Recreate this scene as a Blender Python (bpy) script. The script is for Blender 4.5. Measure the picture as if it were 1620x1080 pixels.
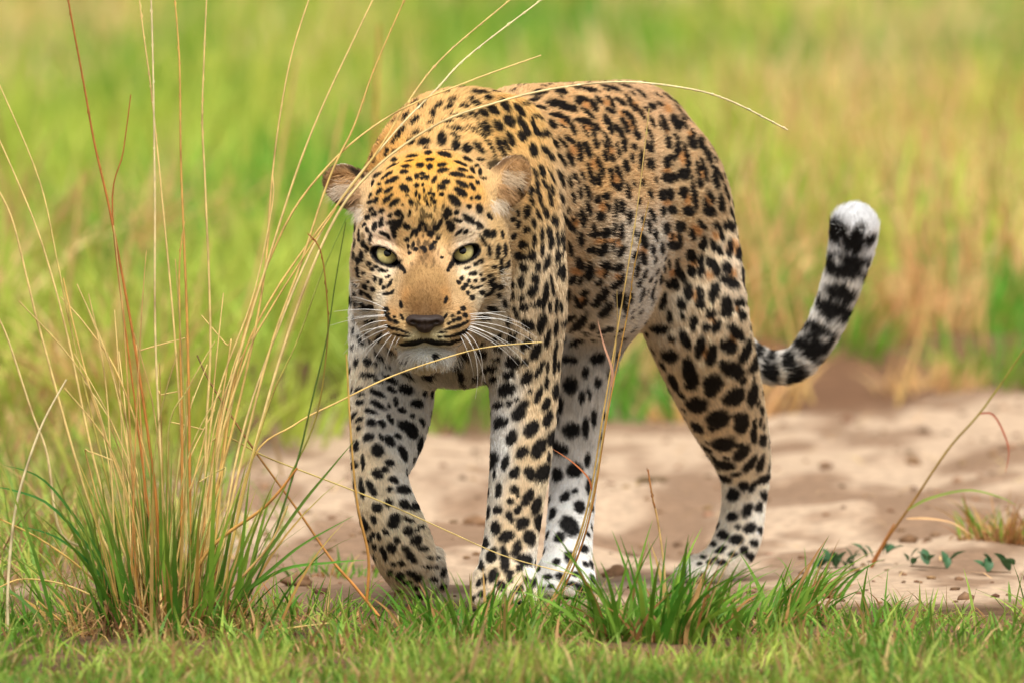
import bpy, bmesh, math, time
import numpy as np
from mathutils import Vector
from mathutils.bvhtree import BVHTree

T0 = time.time()
for _o in list(bpy.data.objects):
    bpy.data.objects.remove(_o, do_unlink=True)
scene = bpy.context.scene
COL = scene.collection
R = math.radians
rng = np.random.default_rng(7)

# ------------------------------------------------------------------ camera
CAM_H, DIST, FPX, HORIZON = 1.05, 20.0, 24260.0, -308.0
PITCH = math.atan((540.0 - HORIZON) / FPX)
cam_data = bpy.data.cameras.new('camera')
cam = bpy.data.objects.new('camera', cam_data)
COL.objects.link(cam)
cam.location = (0, 0, CAM_H)
cam.rotation_euler = (math.pi / 2 - PITCH, 0, 0)
cam_data.sensor_width = 36.0
cam_data.lens = 36.0 * FPX / 1620.0
cam_data.clip_start = 0.5
cam_data.clip_end = 4000.0
cam_data.dof.use_dof = True
cam_data.dof.focus_distance = 19.80
cam_data.dof.aperture_fstop = 8.0
cam_data.dof.aperture_blades = 9
scene.camera = cam

# ------------------------------------------------------------------ sky and sun (bright overcast)
world = bpy.data.worlds.new('World')
scene.world = world
world.use_nodes = True
wn, wl = world.node_tree.nodes, world.node_tree.links
wn.clear()
sky = wn.new('ShaderNodeTexSky')
sky.sky_type = 'NISHITA'
sky.sun_disc = False
SUN_EL, SUN_AZ = R(60), R(172)          # azimuth measured from +Y towards +X
sky.sun_elevation = SUN_EL
sky.sun_rotation = SUN_AZ
sky.air_density = 1.0
sky.dust_density = 4.0
sky.ozone_density = 0.6
hs = wn.new('ShaderNodeHueSaturation')   # thin cloud takes the blue out of the sky
hs.inputs['Saturation'].default_value = 0.18
bg = wn.new('ShaderNodeBackground')
bg.inputs['Strength'].default_value = 0.065
wo = wn.new('ShaderNodeOutputWorld')
wl.new(sky.outputs[0], hs.inputs['Color'])
wl.new(hs.outputs[0], bg.inputs['Color'])
wl.new(bg.outputs[0], wo.inputs['Surface'])
sd = bpy.data.lights.new('sun', 'SUN')
sd.energy = 1.5
sd.angle = R(26)
sd.color = (1.0, 0.975, 0.93)
sun = bpy.data.objects.new('sun', sd)
COL.objects.link(sun)
sdir = Vector((math.sin(SUN_AZ) * math.cos(SUN_EL), math.cos(SUN_AZ) * math.cos(SUN_EL), math.sin(SUN_EL)))
sun.rotation_euler = (-sdir).to_track_quat('-Z', 'Y').to_euler()
vs = scene.view_settings
vs.view_transform = 'Standard'
vs.look = 'None'
vs.gamma = 1.0
vs.use_curve_mapping = False
vs.exposure = 1.28
scene.render.film_transparent = False
scene.cycles.max_bounces = 6
scene.cycles.diffuse_bounces = 3
scene.cycles.transparent_max_bounces = 8
scene.cycles.use_denoising = True

# ------------------------------------------------------------------ photograph coordinates -> the place
U = DIST / FPX                                      # one photo pixel at 20 m, in metres
_cp, _sp = math.cos(PITCH), math.sin(PITCH)

def W(px, py, z=0.0):
    """pixel (px, py) of the photograph at depth z (in pixel units behind the front paw) -> world point"""
    y = DIST + z * U
    a, b = (px - 810.0) / FPX, (540.0 - py) / FPX
    d = np.array([a, _cp + b * _sp, -_sp + b * _cp])
    t = y / d[1]
    return np.array([d[0] * t, y, CAM_H + d[2] * t])

def G(px, py, h=0.0):
    """pixel on the ground (height h) -> world point"""
    a, b = (px - 810.0) / FPX, (540.0 - py) / FPX
    d = np.array([a, _cp + b * _sp, -_sp + b * _cp])
    t = (h - CAM_H) / d[2]
    return np.array([d[0] * t, d[1] * t, h])

def proj(P):
    """world points (N,3) -> photo pixels (N,2)"""
    Q = P - np.array([0, 0, CAM_H])
    zc = Q[:, 1] * _cp - Q[:, 2] * _sp
    yc = Q[:, 1] * _sp + Q[:, 2] * _cp
    return np.stack([810 + FPX * Q[:, 0] / zc, 540 - FPX * yc / zc], 1)

# ------------------------------------------------------------------ helpers
def srgb(r, g, b):
    c = np.array([r, g, b], float) / 255.0
    return tuple(np.where(c <= 0.04045, c / 12.92, ((c + 0.055) / 1.055) ** 2.4))

def link(name, data, parent=None):
    o = bpy.data.objects.new(name, data)
    COL.objects.link(o)
    if parent is not None:
        o.parent = parent
        o.matrix_parent_inverse = parent.matrix_world.inverted()
    return o

def tag(o, label=None, cat=None, group=None, kind=None):
    if label: o['label'] = label
    if cat: o['category'] = cat
    if group: o['group'] = group
    if kind: o['kind'] = kind
    return o

def np_mesh(name, V, F, mat, smooth=True, cols=None):
    """mesh from (N,3) verts and an (M,k) face array"""
    V = np.asarray(V, np.float32); F = np.asarray(F, np.int32)
    me = bpy.data.meshes.new(name)
    me.vertices.add(len(V)); me.vertices.foreach_set('co', V.ravel())
    k = F.shape[1]
    me.loops.add(F.size); me.loops.foreach_set('vertex_index', F.ravel())
    me.polygons.add(len(F))
    me.polygons.foreach_set('loop_start', np.arange(0, F.size, k, dtype=np.int32))
    me.polygons.foreach_set('loop_total', np.full(len(F), k, np.int32))
    me.polygons.foreach_set('use_smooth', np.full(len(F), smooth))
    me.update(calc_edges=True)
    if cols is not None:
        a = me.color_attributes.new('col', 'FLOAT_COLOR', 'POINT')
        c4 = np.ones((len(V), 4), np.float32); c4[:, :3] = cols
        a.data.foreach_set('color', c4.ravel())
    if mat is not None:
        me.materials.append(mat)
    return me

def new_mat(name):
    m = bpy.data.materials.new(name)
    m.use_nodes = True
    nt = m.node_tree
    return m, nt, nt.nodes['Principled BSDF']

def attr_mat(name, rough=0.6, spec=0.3, vary=0.0, scale=60.0, trans=0.0, hair=False):
    """base colour from the object's own colour attribute, with fine grain"""
    m, nt, b = new_mat(name)
    at = nt.nodes.new('ShaderNodeAttribute'); at.attribute_name = 'col'
    src = at.outputs['Color']
    if vary > 0:
        tc = nt.nodes.new('ShaderNodeTexCoord')
        no = nt.nodes.new('ShaderNodeTexNoise'); no.inputs['Scale'].default_value = scale
        no.inputs['Detail'].default_value = 4
        nt.links.new(tc.outputs['Object'], no.inputs['Vector'])
        mr = nt.nodes.new('ShaderNodeMapRange')
        mr.inputs['From Min'].default_value = 0.3; mr.inputs['From Max'].default_value = 0.7
        mr.inputs['To Min'].default_value = 1 - vary; mr.inputs['To Max'].default_value = 1 + vary
        nt.links.new(no.outputs['Fac'], mr.inputs['Value'])
        vm = nt.nodes.new('ShaderNodeVectorMath'); vm.operation = 'SCALE'
        nt.links.new(src, vm.inputs[0]); nt.links.new(mr.outputs[0], vm.inputs['Scale'])
        src = vm.outputs[0]
    nt.links.new(src, b.inputs['Base Color'])
    b.inputs['Roughness'].default_value = rough
    b.inputs['Specular IOR Level'].default_value = spec
    if trans > 0:
        tb = nt.nodes.new('ShaderNodeBsdfTranslucent')
        nt.links.new(src, tb.inputs['Color'])
        mx = nt.nodes.new('ShaderNodeMixShader'); mx.inputs[0].default_value = trans
        out = nt.nodes['Material Output']
        nt.links.new(b.outputs[0], mx.inputs[1]); nt.links.new(tb.outputs[0], mx.inputs[2])
        nt.links.new(mx.outputs[0], out.inputs['Surface'])
    return m

def flat_mat(name, col, rough=0.6, spec=0.3):
    m, nt, b = new_mat(name)
    tc = nt.nodes.new('ShaderNodeTexCoord')
    no = nt.nodes.new('ShaderNodeTexNoise'); no.inputs['Scale'].default_value = 300
    nt.links.new(tc.outputs['Object'], no.inputs['Vector'])
    mx = nt.nodes.new('ShaderNodeMixRGB'); mx.blend_type = 'MULTIPLY'; mx.inputs[0].default_value = 0.25
    mx.inputs[1].default_value = (*col, 1)
    nt.links.new(no.outputs['Fac'], mx.inputs[2])
    nt.links.new(mx.outputs[0], b.inputs['Base Color'])
    b.inputs['Roughness'].default_value = rough
    b.inputs['Specular IOR Level'].default_value = spec
    return m
# ------------------------------------------------------------------ the leopard: one continuous surface grown from rounded masses
class SDF:
    """smooth union of tapered capsules and ellipsoids; each carries fur direction, length and region"""
    def __init__(self):
        self.p = []
    def cone(self, a, b, ra, rb, k, **kw):
        self.p.append(dict(t='c', a=np.array(a), b=np.array(b), ra=ra, rb=rb, k=k, **kw))
    def ell(self, c, r, k, rot=None, **kw):
        self.p.append(dict(t='e', c=np.array(c), r=np.array(r, float), k=k, rot=rot, **kw))
    def bound(self, q):
        m = q['k'] + 0.03
        if q['t'] == 'h':
            r = q['R'][:, None]
            return (q['P'] - r).min(0) - m, (q['P'] + r).max(0) + m
        if q['t'] == 'c':
            lo = np.minimum(q['a'] - q['ra'], q['b'] - q['rb']); hi = np.maximum(q['a'] + q['ra'], q['b'] + q['rb'])
        else:
            rr = q['r'] if q['rot'] is None else np.full(3, q['r'].max())
            lo, hi = q['c'] - rr, q['c'] + rr
        return lo - m, hi + m
    @staticmethod
    def dist(q, X, Y, Z):
        if q['t'] == 'h':
            d = None
            for i in range(len(q['P']) - 1):
                s = SDF.dist(dict(t='c', a=q['P'][i], b=q['P'][i + 1], ra=q['R'][i], rb=q['R'][i + 1]), X, Y, Z)
                d = s if d is None else np.minimum(d, s)
            return d
        if q['t'] == 'c':
            a, b = q['a'], q['b']; ba = b - a
            L2 = float(ba @ ba)
            h = ((X - a[0]) * ba[0] + (Y - a[1]) * ba[1] + (Z - a[2]) * ba[2]) / L2
            h = np.clip(h, 0, 1)
            dx, dy, dz = X - a[0] - ba[0] * h, Y - a[1] - ba[1] * h, Z - a[2] - ba[2] * h
            return np.sqrt(dx * dx + dy * dy + dz * dz) - (q['ra'] + (q['rb'] - q['ra']) * h)
        c, r = q['c'], q['r']
        x, y, z = X - c[0], Y - c[1], Z - c[2]
        if q['rot'] is not None:
            M = q['rot']
            x, y, z = (M[0, 0] * x + M[0, 1] * y + M[0, 2] * z, M[1, 0] * x + M[1, 1] * y + M[1, 2] * z, M[2, 0] * x + M[2, 1] * y + M[2, 2] * z)
        k0 = np.sqrt((x / r[0]) ** 2 + (y / r[1]) ** 2 + (z / r[2]) ** 2)
        k1 = np.sqrt((x / r[0] ** 2) ** 2 + (y / r[1] ** 2) ** 2 + (z / r[2] ** 2) ** 2)
        return k0 * (k0 - 1) / np.maximum(k1, 1e-6)
    @staticmethod
    def blend(F, d, k, sub):
        if sub:
            d = -d
            h = np.clip(0.5 - 0.5 * (F - d) / k, 0, 1)       # smooth max
            return F + (d - F) * h + k * h * (1 - h)
        h = np.clip(0.5 + 0.5 * (F - d) / k, 0, 1)
        return F + (d - F) * h - k * h * (1 - h)
    def grid(self, lo, hi, s):
        n = np.ceil((np.array(hi) - lo) / s).astype(int) + 1
        ax = [np.float32(lo[i]) + np.arange(n[i], dtype=np.float32) * np.float32(s) for i in range(3)]
        F = np.full(n, 0.12, np.float32)
        for q in self.p:
            blo, bhi = self.bound(q)
            i0 = np.clip(((blo - lo) / s).astype(int), 0, n); i1 = np.clip(((bhi - lo) / s).astype(int) + 2, 0, n)
            if (i1 <= i0).any():
                continue
            sl = tuple(slice(i0[i], i1[i]) for i in range(3))
            X = ax[0][sl[0]][:, None, None]; Y = ax[1][sl[1]][None, :, None]; Z = ax[2][sl[2]][None, None, :]
            d = self.dist(q, X, Y, Z).astype(np.float32)
            F[sl] = self.blend(F[sl], d, np.float32(q['k']), q.get('sub', False))
        return F, ax
    def at(self, P):
        F = np.full(len(P), 0.12)
        for q in self.p:
            blo, bhi = self.bound(q)
            m = np.nonzero(((P > blo) & (P < bhi)).all(1))[0]
            if len(m) == 0:
                continue
            d = self.dist(q, P[m, 0], P[m, 1], P[m, 2])
            F[m] = self.blend(F[m], d, q['k'], q.get('sub', False))
        return F
    def grad(self, P, e=0.0008):
        g = np.zeros_like(P)
        for i in range(3):
            d = np.zeros(3); d[i] = e
            g[:, i] = self.at(P + d) - self.at(P - d)
        return g / (2 * e)

def surface_nets(F, ax, s):
    inside = F < 0
    n = F.shape
    c = np.zeros(tuple(k - 1 for k in n), np.int8)
    for dx in (0, 1):
        for dy in (0, 1):
            for dz in (0, 1):
                c += inside[dx:n[0] - 1 + dx, dy:n[1] - 1 + dy, dz:n[2] - 1 + dz]
    act = np.argwhere((c > 0) & (c < 8))
    idx = np.full(c.shape, -1, np.int32)
    idx[act[:, 0], act[:, 1], act[:, 2]] = np.arange(len(act))
    acc = np.zeros((len(act), 3)); cnt = np.zeros(len(act))
    corners = [(x, y, z) for x in (0, 1) for y in (0, 1) for z in (0, 1)]
    for i, a in enumerate(corners):
        for b in corners[i + 1:]:
            if sum(abs(a[t] - b[t]) for t in range(3)) != 1:
                continue
            fa = F[act[:, 0] + a[0], act[:, 1] + a[1], act[:, 2] + a[2]]
            fb = F[act[:, 0] + b[0], act[:, 1] + b[1], act[:, 2] + b[2]]
            m = (fa < 0) != (fb < 0)
            t = np.where(m, fa / np.where(m, fa - fb, 1), 0)
            p = np.array(a)[None] + t[:, None] * (np.array(b) - np.array(a))[None]
            acc[m] += p[m]; cnt[m] += 1
    V = act + acc / cnt[:, None]
    V = V * s + np.array([ax[0][0], ax[1][0], ax[2][0]])
    Q = []
    for d in range(3):
        u, v = (d + 1) % 3, (d + 2) % 3
        lo = [slice(None)] * 3; hi = [slice(None)] * 3
        lo[d] = slice(0, n[d] - 1); hi[d] = slice(1, n[d])
        A, B = inside[tuple(lo)], inside[tuple(hi)]
        e = np.argwhere(A != B)
        e = e[(e[:, u] > 0) & (e[:, v] > 0) & (e[:, u] < n[u] - 1) & (e[:, v] < n[v] - 1)]
        flip = A[e[:, 0], e[:, 1], e[:, 2]]
        def cell(du, dv):
            k = e.copy(); k[:, u] -= du; k[:, v] -= dv
            return idx[k[:, 0], k[:, 1], k[:, 2]]
        q = np.stack([cell(1, 1), cell(0, 1), cell(0, 0), cell(1, 0)], 1)
        q[~flip] = q[~flip][:, ::-1]
        Q.append(q)
    return V, np.concatenate(Q)

def rot_of(xa, ya):
    """3x3 whose rows are the local axes (xa, ya made square, third)"""
    x = np.array(xa, float); x /= np.linalg.norm(x)
    y = np.array(ya, float); y -= x * (x @ y); y /= np.linalg.norm(y)
    return np.stack([x, y, np.cross(x, y)])

body = SDF()
def dirv(px, py, pz):
    """direction in photo axes (right, down, away) -> world unit vector"""
    v = np.array([px, pz, -py], float)
    return v / np.linalg.norm(v)
BACK = dirv(340, 60, 752)        # along the animal, nose to tail
DOWN = dirv(0.05, 1, 0.1)

FLOWS = []                       # the same masses, one by one, for combing the fur
def C(a, b, ra, rb, k=40, flow=None, fur=9, reg='body', sub=False):
    A, B = W(*a), W(*b)
    body.cone(A, B, ra * U, rb * U, k * U, flow=flow if flow is not None else (B - A) / max(np.linalg.norm(B - A), 1e-6), fur=fur, reg=reg, sub=sub)
    if not sub: FLOWS.append(body.p[-1])
def E(c, r, k=30, flow=None, fur=9, reg='body', rot=None, sub=False):
    # r in photo axes (right, down, away); a rot is given in world axes with its own radii order
    rr = (r[0] * U, r[2] * U, r[1] * U) if rot is None else tuple(x * U for x in r)
    body.ell(W(*c), rr, k * U, rot=rot, flow=flow if flow is not None else BACK, fur=fur, reg=reg, sub=sub)
    if not sub: FLOWS.append(body.p[-1])
def H(knots, k, reg, sub=3):
    # a limb: knots (px, py, z, radius, fur), drawn through with a smooth curve so that no joint bulges
    K_ = np.array([list(W(*q[:3])) + [q[3] * U, q[4]] for q in knots])
    out = []
    n = len(K_)
    for i in range(n - 1):
        p0, p1, p2, p3 = K_[max(i - 1, 0)], K_[i], K_[i + 1], K_[min(i + 2, n - 1)]
        for j in range(sub):
            t = j / sub
            out.append(0.5 * (2 * p1 + (p2 - p0) * t + (2 * p0 - 5 * p1 + 4 * p2 - p3) * t * t + (3 * p1 - p0 - 3 * p2 + p3) * t ** 3))
    out.append(K_[-1]); out = np.array(out)
    body.p.append(dict(t='h', P=out[:, :3], R=out[:, 3], k=k * U, reg=reg))
    for i in range(0, len(out) - 1, 2):
        j = min(i + 2, len(out) - 1)
        v = out[j, :3] - out[i, :3]
        FLOWS.append(dict(t='c', a=out[i, :3], b=out[j, :3], ra=out[i, 3], rb=out[j, 3], k=0, flow=v / np.linalg.norm(v), fur=out[i, 4], reg=reg))

# ---- trunk
C((785, 328, 220), (990, 318, 640), 168, 162, 40, BACK, 10)
C((830, 205, 300), (1000, 192, 690), 62, 60, 60, BACK, 9)
E((930, 390, 420), (110, 140, 210), 60, BACK, 9, 'belly')
E((735, 322, 150), (156, 182, 150), 50, BACK, 10)
E((728, 480, 80), (150, 122, 110), 50, dirv(0.1, 1, .2), 16, 'chest')
E((960, 470, 560), (70, 70, 130), 50, BACK, 11, 'belly')
# ---- neck
C((690, 375, -90), (735, 330, 110), 116, 150, 50, BACK, 9, 'neck')
C((680, 450, -120), (720, 480, 60), 90, 118, 40, dirv(.1, .8, .5), 14, 'throat')
# ---- near (its left) shoulder blade and fore leg
H([(800, 212, 90, 60, 9), (820, 330, 40, 66, 9), (828, 450, 20, 66, 8), (827, 560, 40, 59, 8), (829, 640, 40, 51, 7), (824, 720, 25, 47, 6), (817, 785, 15, 44, 5), (809, 850, 2, 42, 5), (801, 900, -10, 44, 5), (797, 925, -22, 42, 4)], 20, 'fore')
E((842, 470, 60), (48, 110, 70), 22, DOWN, 8, 'fore')
for i, (dx, dz) in enumerate(((-34, -38), (-13, -58), (12, -58), (34, -40))):
    C((799 + dx * .8, 914, dz + 5), (796 + dx * 1.05, 946, dz - 20), 23, 17, 9, dirv(0, .6, -.6), 4, 'paw')
E((797, 938, -15), (46, 24, 50), 14, DOWN, 4, 'paw')
# ---- far (its right) shoulder and lifted fore leg
H([(690, 222, 170, 60, 9), (640, 340, 170, 66, 9), (614, 450, 170, 58, 9), (618, 560, 150, 64, 9), (620, 630, 110, 64, 8), (612, 690, 40, 57, 7), (601, 742, -25, 44, 6), (607, 785, -48, 44, 6), (622, 830, -45, 48, 7), (641, 876, -25, 47, 7), (656, 908, 10, 38, 8)], 36, 'fore')
for dx, dy in ((-28, 3), (-9, 10), (12, 8), (30, -4)):
    C((650 + dx, 888 + dy, 8), (664 + dx * .9, 921 + dy, 36), 22, 17, 8, dirv(.3, 1, .4), 8, 'paw')
# ---- near hind leg (trailing)
H([(1005, 240, 720, 96, 9), (1040, 320, 690, 110, 9), (1072, 410, 650, 101, 9), (1098, 500, 635, 86, 9), (1124, 580, 700, 75, 8), (1148, 650, 810, 63, 8), (1168, 705, 910, 50, 7), (1178, 745, 955, 41, 6), (1177, 795, 952, 35, 6), (1167, 850, 940, 37, 5), (1145, 888, 925, 35, 5), (1116, 902, 900, 29, 4)], 26, 'hind')
C((1186, 700, 970), (1182, 730, 968), 26, 30, 16, DOWN, 6, 'hind')
for dx, dz in ((-14, 14), (-12, -12), (2, -34), (22, -46)):
    C((1112 + dx, 895, 890 + dz), (1096 + dx, 906, 875 + dz), 18, 14, 8, dirv(-.6, .6, -.4), 4, 'paw')
# ---- far hind leg (swung forward)
H([(950, 310, 810, 100, 9), (938, 420, 700, 94, 9), (926, 510, 590, 70, 9), (920, 590, 540, 52, 9), (914, 670, 535, 43, 8), (908, 745, 530, 37, 7), (904, 800, 500, 36, 6), (900, 850, 440, 37, 5), (896, 905, 380, 40, 5)], 36, 'hind')
for dx, dz in ((-34, 8), (-12, -10), (12, -10), (32, 10)):
    C((895 + dx * .7, 902, 375 + dz), (893 + dx, 928, 345 + dz), 22, 16, 9, dirv(0, .6, -.6), 4, 'paw')
E((894, 920, 375), (42, 22, 45), 14, DOWN, 4, 'paw')
# ---- tail
H([(1040, 210, 800, 50, 9), (1080, 310, 930, 38, 9), (1112, 430, 1000, 32, 10), (1152, 530, 1025, 27, 11), (1203, 576, 1012, 25, 12), (1252, 578, 1000, 25, 12),
   (1285, 548, 990, 26, 13), (1311, 503, 985, 27, 13), (1331, 450, 980, 29, 13), (1345, 402, 975, 33, 13), (1351, 362, 965, 36, 14)], 30, 'tail')
# ---- head
NOSE = W(672, 512, -392)
HB = dirv(0, -.75, .65)
E((678, 352, -165), (106, 104, 130), 36, HB, 5, 'head')
E((677, 335, -225), (84, 72, 62), 30, HB, 4, 'head')
C((640, 290, -130), (716, 288, -130), 40, 40, 40, HB, 5, 'head')
E((606, 420, -185), (50, 74, 84), 26, dirv(-.7, .3, .6), 8, 'cheek')
E((756, 418, -185), (50, 74, 84), 26, dirv(.7, .3, .6), 8, 'cheek')
E((610, 480, -155), (46, 56, 64), 26, dirv(-.6, .6, .5), 15, 'cheek')
E((752, 478, -155), (48, 56, 64), 26, dirv(.6, .6, .5), 15, 'cheek')
C((675, 392, -258), (673, 478, -342), 38, 36, 22, dirv(0, -.8, .6), 3, 'muzzle')
C((654, 425, -276), (648, 488, -338), 24, 22, 14, dirv(0, -.8, .6), 3, 'muzzle')
C((694, 425, -276), (697, 488, -338), 24, 22, 14, dirv(0, -.8, .6), 3, 'muzzle')
C((616, 448, -238), (632, 500, -300), 34, 32, 22, dirv(-.6, -.2, .6), 4, 'muzzle')      # under the eyes, cheek into muzzle
C((738, 446, -238), (718, 498, -300), 34, 32, 22, dirv(.6, -.2, .6), 4, 'muzzle')
E((641, 514, -318), (35, 36, 48), 16, dirv(-.8, .5, .5), 4, 'muzzle')
E((708, 512, -318), (37, 36, 48), 16, dirv(.8, .5, .5), 4, 'muzzle')
E((653, 527, -350), (24, 20, 26), 8, dirv(-.8, .5, .3), 3, 'muzzle')
E((691, 527, -350), (24, 20, 26), 8, dirv(.8, .5, .3), 3, 'muzzle')
E((673, 500, -358), (29, 19, 26), 12, dirv(0, -.8, .6), 2, 'muzzle')
E((675, 563, -310), (37, 12, 38), 7, dirv(0, .9, .3), 12, 'chin')
C((675, 545, -285), (678, 505, -180), 40, 70, 24, dirv(0, .8, .6), 14, 'chin')
# brows, lids and sockets
for s, ex, ey in ((-1, 613, 405), (1, 732, 401)):
    E((ex + 2 * s, ey - 36, -240), (36, 17, 30), 14, HB, 4, 'head')
    E((ex + s * 2, ey + 31, -236), (36, 13, 28), 14, dirv(s * .8, .1, .6), 4, 'head')
    C((ex - s * 24, ey + 2, -279), (ex + s * 24, ey - 22, -256), 9, 9, 8, HB, 3, 'head')     # upper lid
    ca, sa = math.cos(R(22)), math.sin(R(22))
    ax_x = np.array([ca * s, 0.35, sa])             # along the eye slit, outer end higher and further back
    ax_y = np.array([-sa * s, -.1, ca])
    rt = rot_of(ax_x, ax_y)
    E((ex, ey + 1, -262), (25.5, 12, 34), 3, HB, 2, 'eye', rot=rt, sub=True)
    E((ex - s * 25, ey + 16, -284), (6, 9, 9), 5, HB, 1, 'eye', sub=True)
# mouth slit and philtrum
for (a, b) in (((648, 548, -362), (672, 543, -374)), ((672, 543, -374), (700, 547, -362)), ((648, 548, -362), (638, 549, -346)), ((700, 547, -362), (712, 548, -344))):
    C(a, b, 4.8, 4.8, 4, dirv(0, 1, 0), 0, 'mouth', sub=True)
E((674, 548, -364), (33, 8.5, 21), 4, dirv(0, 1, 0), 0, 'mouth', sub=True)
C((672, 526, -384), (672, 542, -378), 2, 3, 4, dirv(0, 1, 0), 0, 'mouth', sub=True)
# ears: a thick leaf-shaped disc hollowed towards its opening
for s, c, tip, face in ((-1, (553, 297, -118), (-.93, -.52, .1), (-.25, .35, -1)), (1, (806, 288, -112), (.5, -.86, .1), (.45, .3, -1))):
    t_ax = dirv(*tip); n_ax = dirv(*face)
    rt = rot_of(t_ax, np.cross(n_ax, t_ax))
    E(c, (43, 33, 16), 6, t_ax, 6, 'ear', rot=rt)
    cc = np.array(c) + np.array((face[0], face[1], face[2])) * 15
    E(tuple(cc), (37, 26, 16), 5, t_ax, 12, 'ear', rot=rt, sub=True)
    C((c[0] - s * 42, c[1] + 22, -130), c, 38, 16, 18, HB, 6, 'ear_base')
EYE_Z, NOSE_Z = -243, -378

LO, HI = W(500, 965, -430), W(1420, 110, 1090)
LO = np.minimum(LO, W(500, 965, 1090)); HI = np.maximum(HI, W(1420, 110, -430))
LO[2] = -0.02
SP = 0.0042
Fg, axs = body.grid(LO, HI, SP)
BV, BF = surface_nets(Fg, axs, SP)
del Fg
print('leopard grid', len(BV), len(BF), round(time.time() - T0, 1))
bm = bmesh.new()
_me = np_mesh('tmp', BV, BF, None)
bm.from_mesh(_me)
bpy.data.meshes.remove(_me)
# finer faces over the head
HEADC = W(676, 420, -250)
ed = [e for e in bm.edges if (e.verts[0].co - Vector(HEADC)).length < 0.205 and e.verts[0].co.y < DIST - 0.055]
bmesh.ops.subdivide_edges(bm, edges=ed, cuts=1, use_grid_fill=True)
bmesh.ops.triangulate(bm, faces=bm.faces[:])
me_body = bpy.data.meshes.new('leopard')
bm.to_mesh(me_body); bm.free()
nv = len(me_body.vertices)
BV = np.empty(nv * 3, np.float32); me_body.vertices.foreach_get('co', BV); BV = BV.reshape(-1, 3).astype(float)
for _ in range(2):
    f = body.at(BV); g = body.grad(BV)
    gl = np.maximum(np.linalg.norm(g, axis=1), 0.3)
    BV -= g * np.clip(f / gl ** 2, -0.004, 0.004)[:, None]
me_body.vertices.foreach_set('co', BV.astype(np.float32).ravel())
me_body.update()
g = body.grad(BV)
BN = g / np.maximum(np.linalg.norm(g, axis=1), 1e-6)[:, None]
me_body.polygons.foreach_set('use_smooth', np.ones(len(me_body.polygons), bool))
BT = np.empty(len(me_body.polygons) * 3, np.int32); me_body.polygons.foreach_get('vertices', BT); BT = BT.reshape(-1, 3)
leopard = link('leopard', me_body)
tag(leopard, 'spotted leopard walking towards the viewer on the sandy track, one forepaw lifted', 'leopard')
print('leopard mesh', nv, len(BT), round(time.time() - T0, 1))
# ------------------------------------------------------------------ coat: base colours and every spot read off the photograph, fixed to the body in 3D
CAMP = np.array([0.0, 0.0, CAM_H])
bvh = BVHTree.FromPolygons([tuple(v) for v in BV], [tuple(int(i) for i in t) for t in BT])
def shoot(px, py):
    d = W(px, py, 0) - CAMP
    d /= np.linalg.norm(d)
    hit, nrm, fi, dist = bvh.ray_cast(Vector(CAMP), Vector(d))
    if hit is None:
        return None
    i = BT[fi]
    n = BN[i].sum(0); n /= np.linalg.norm(n)
    return np.array(hit), n, d

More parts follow.
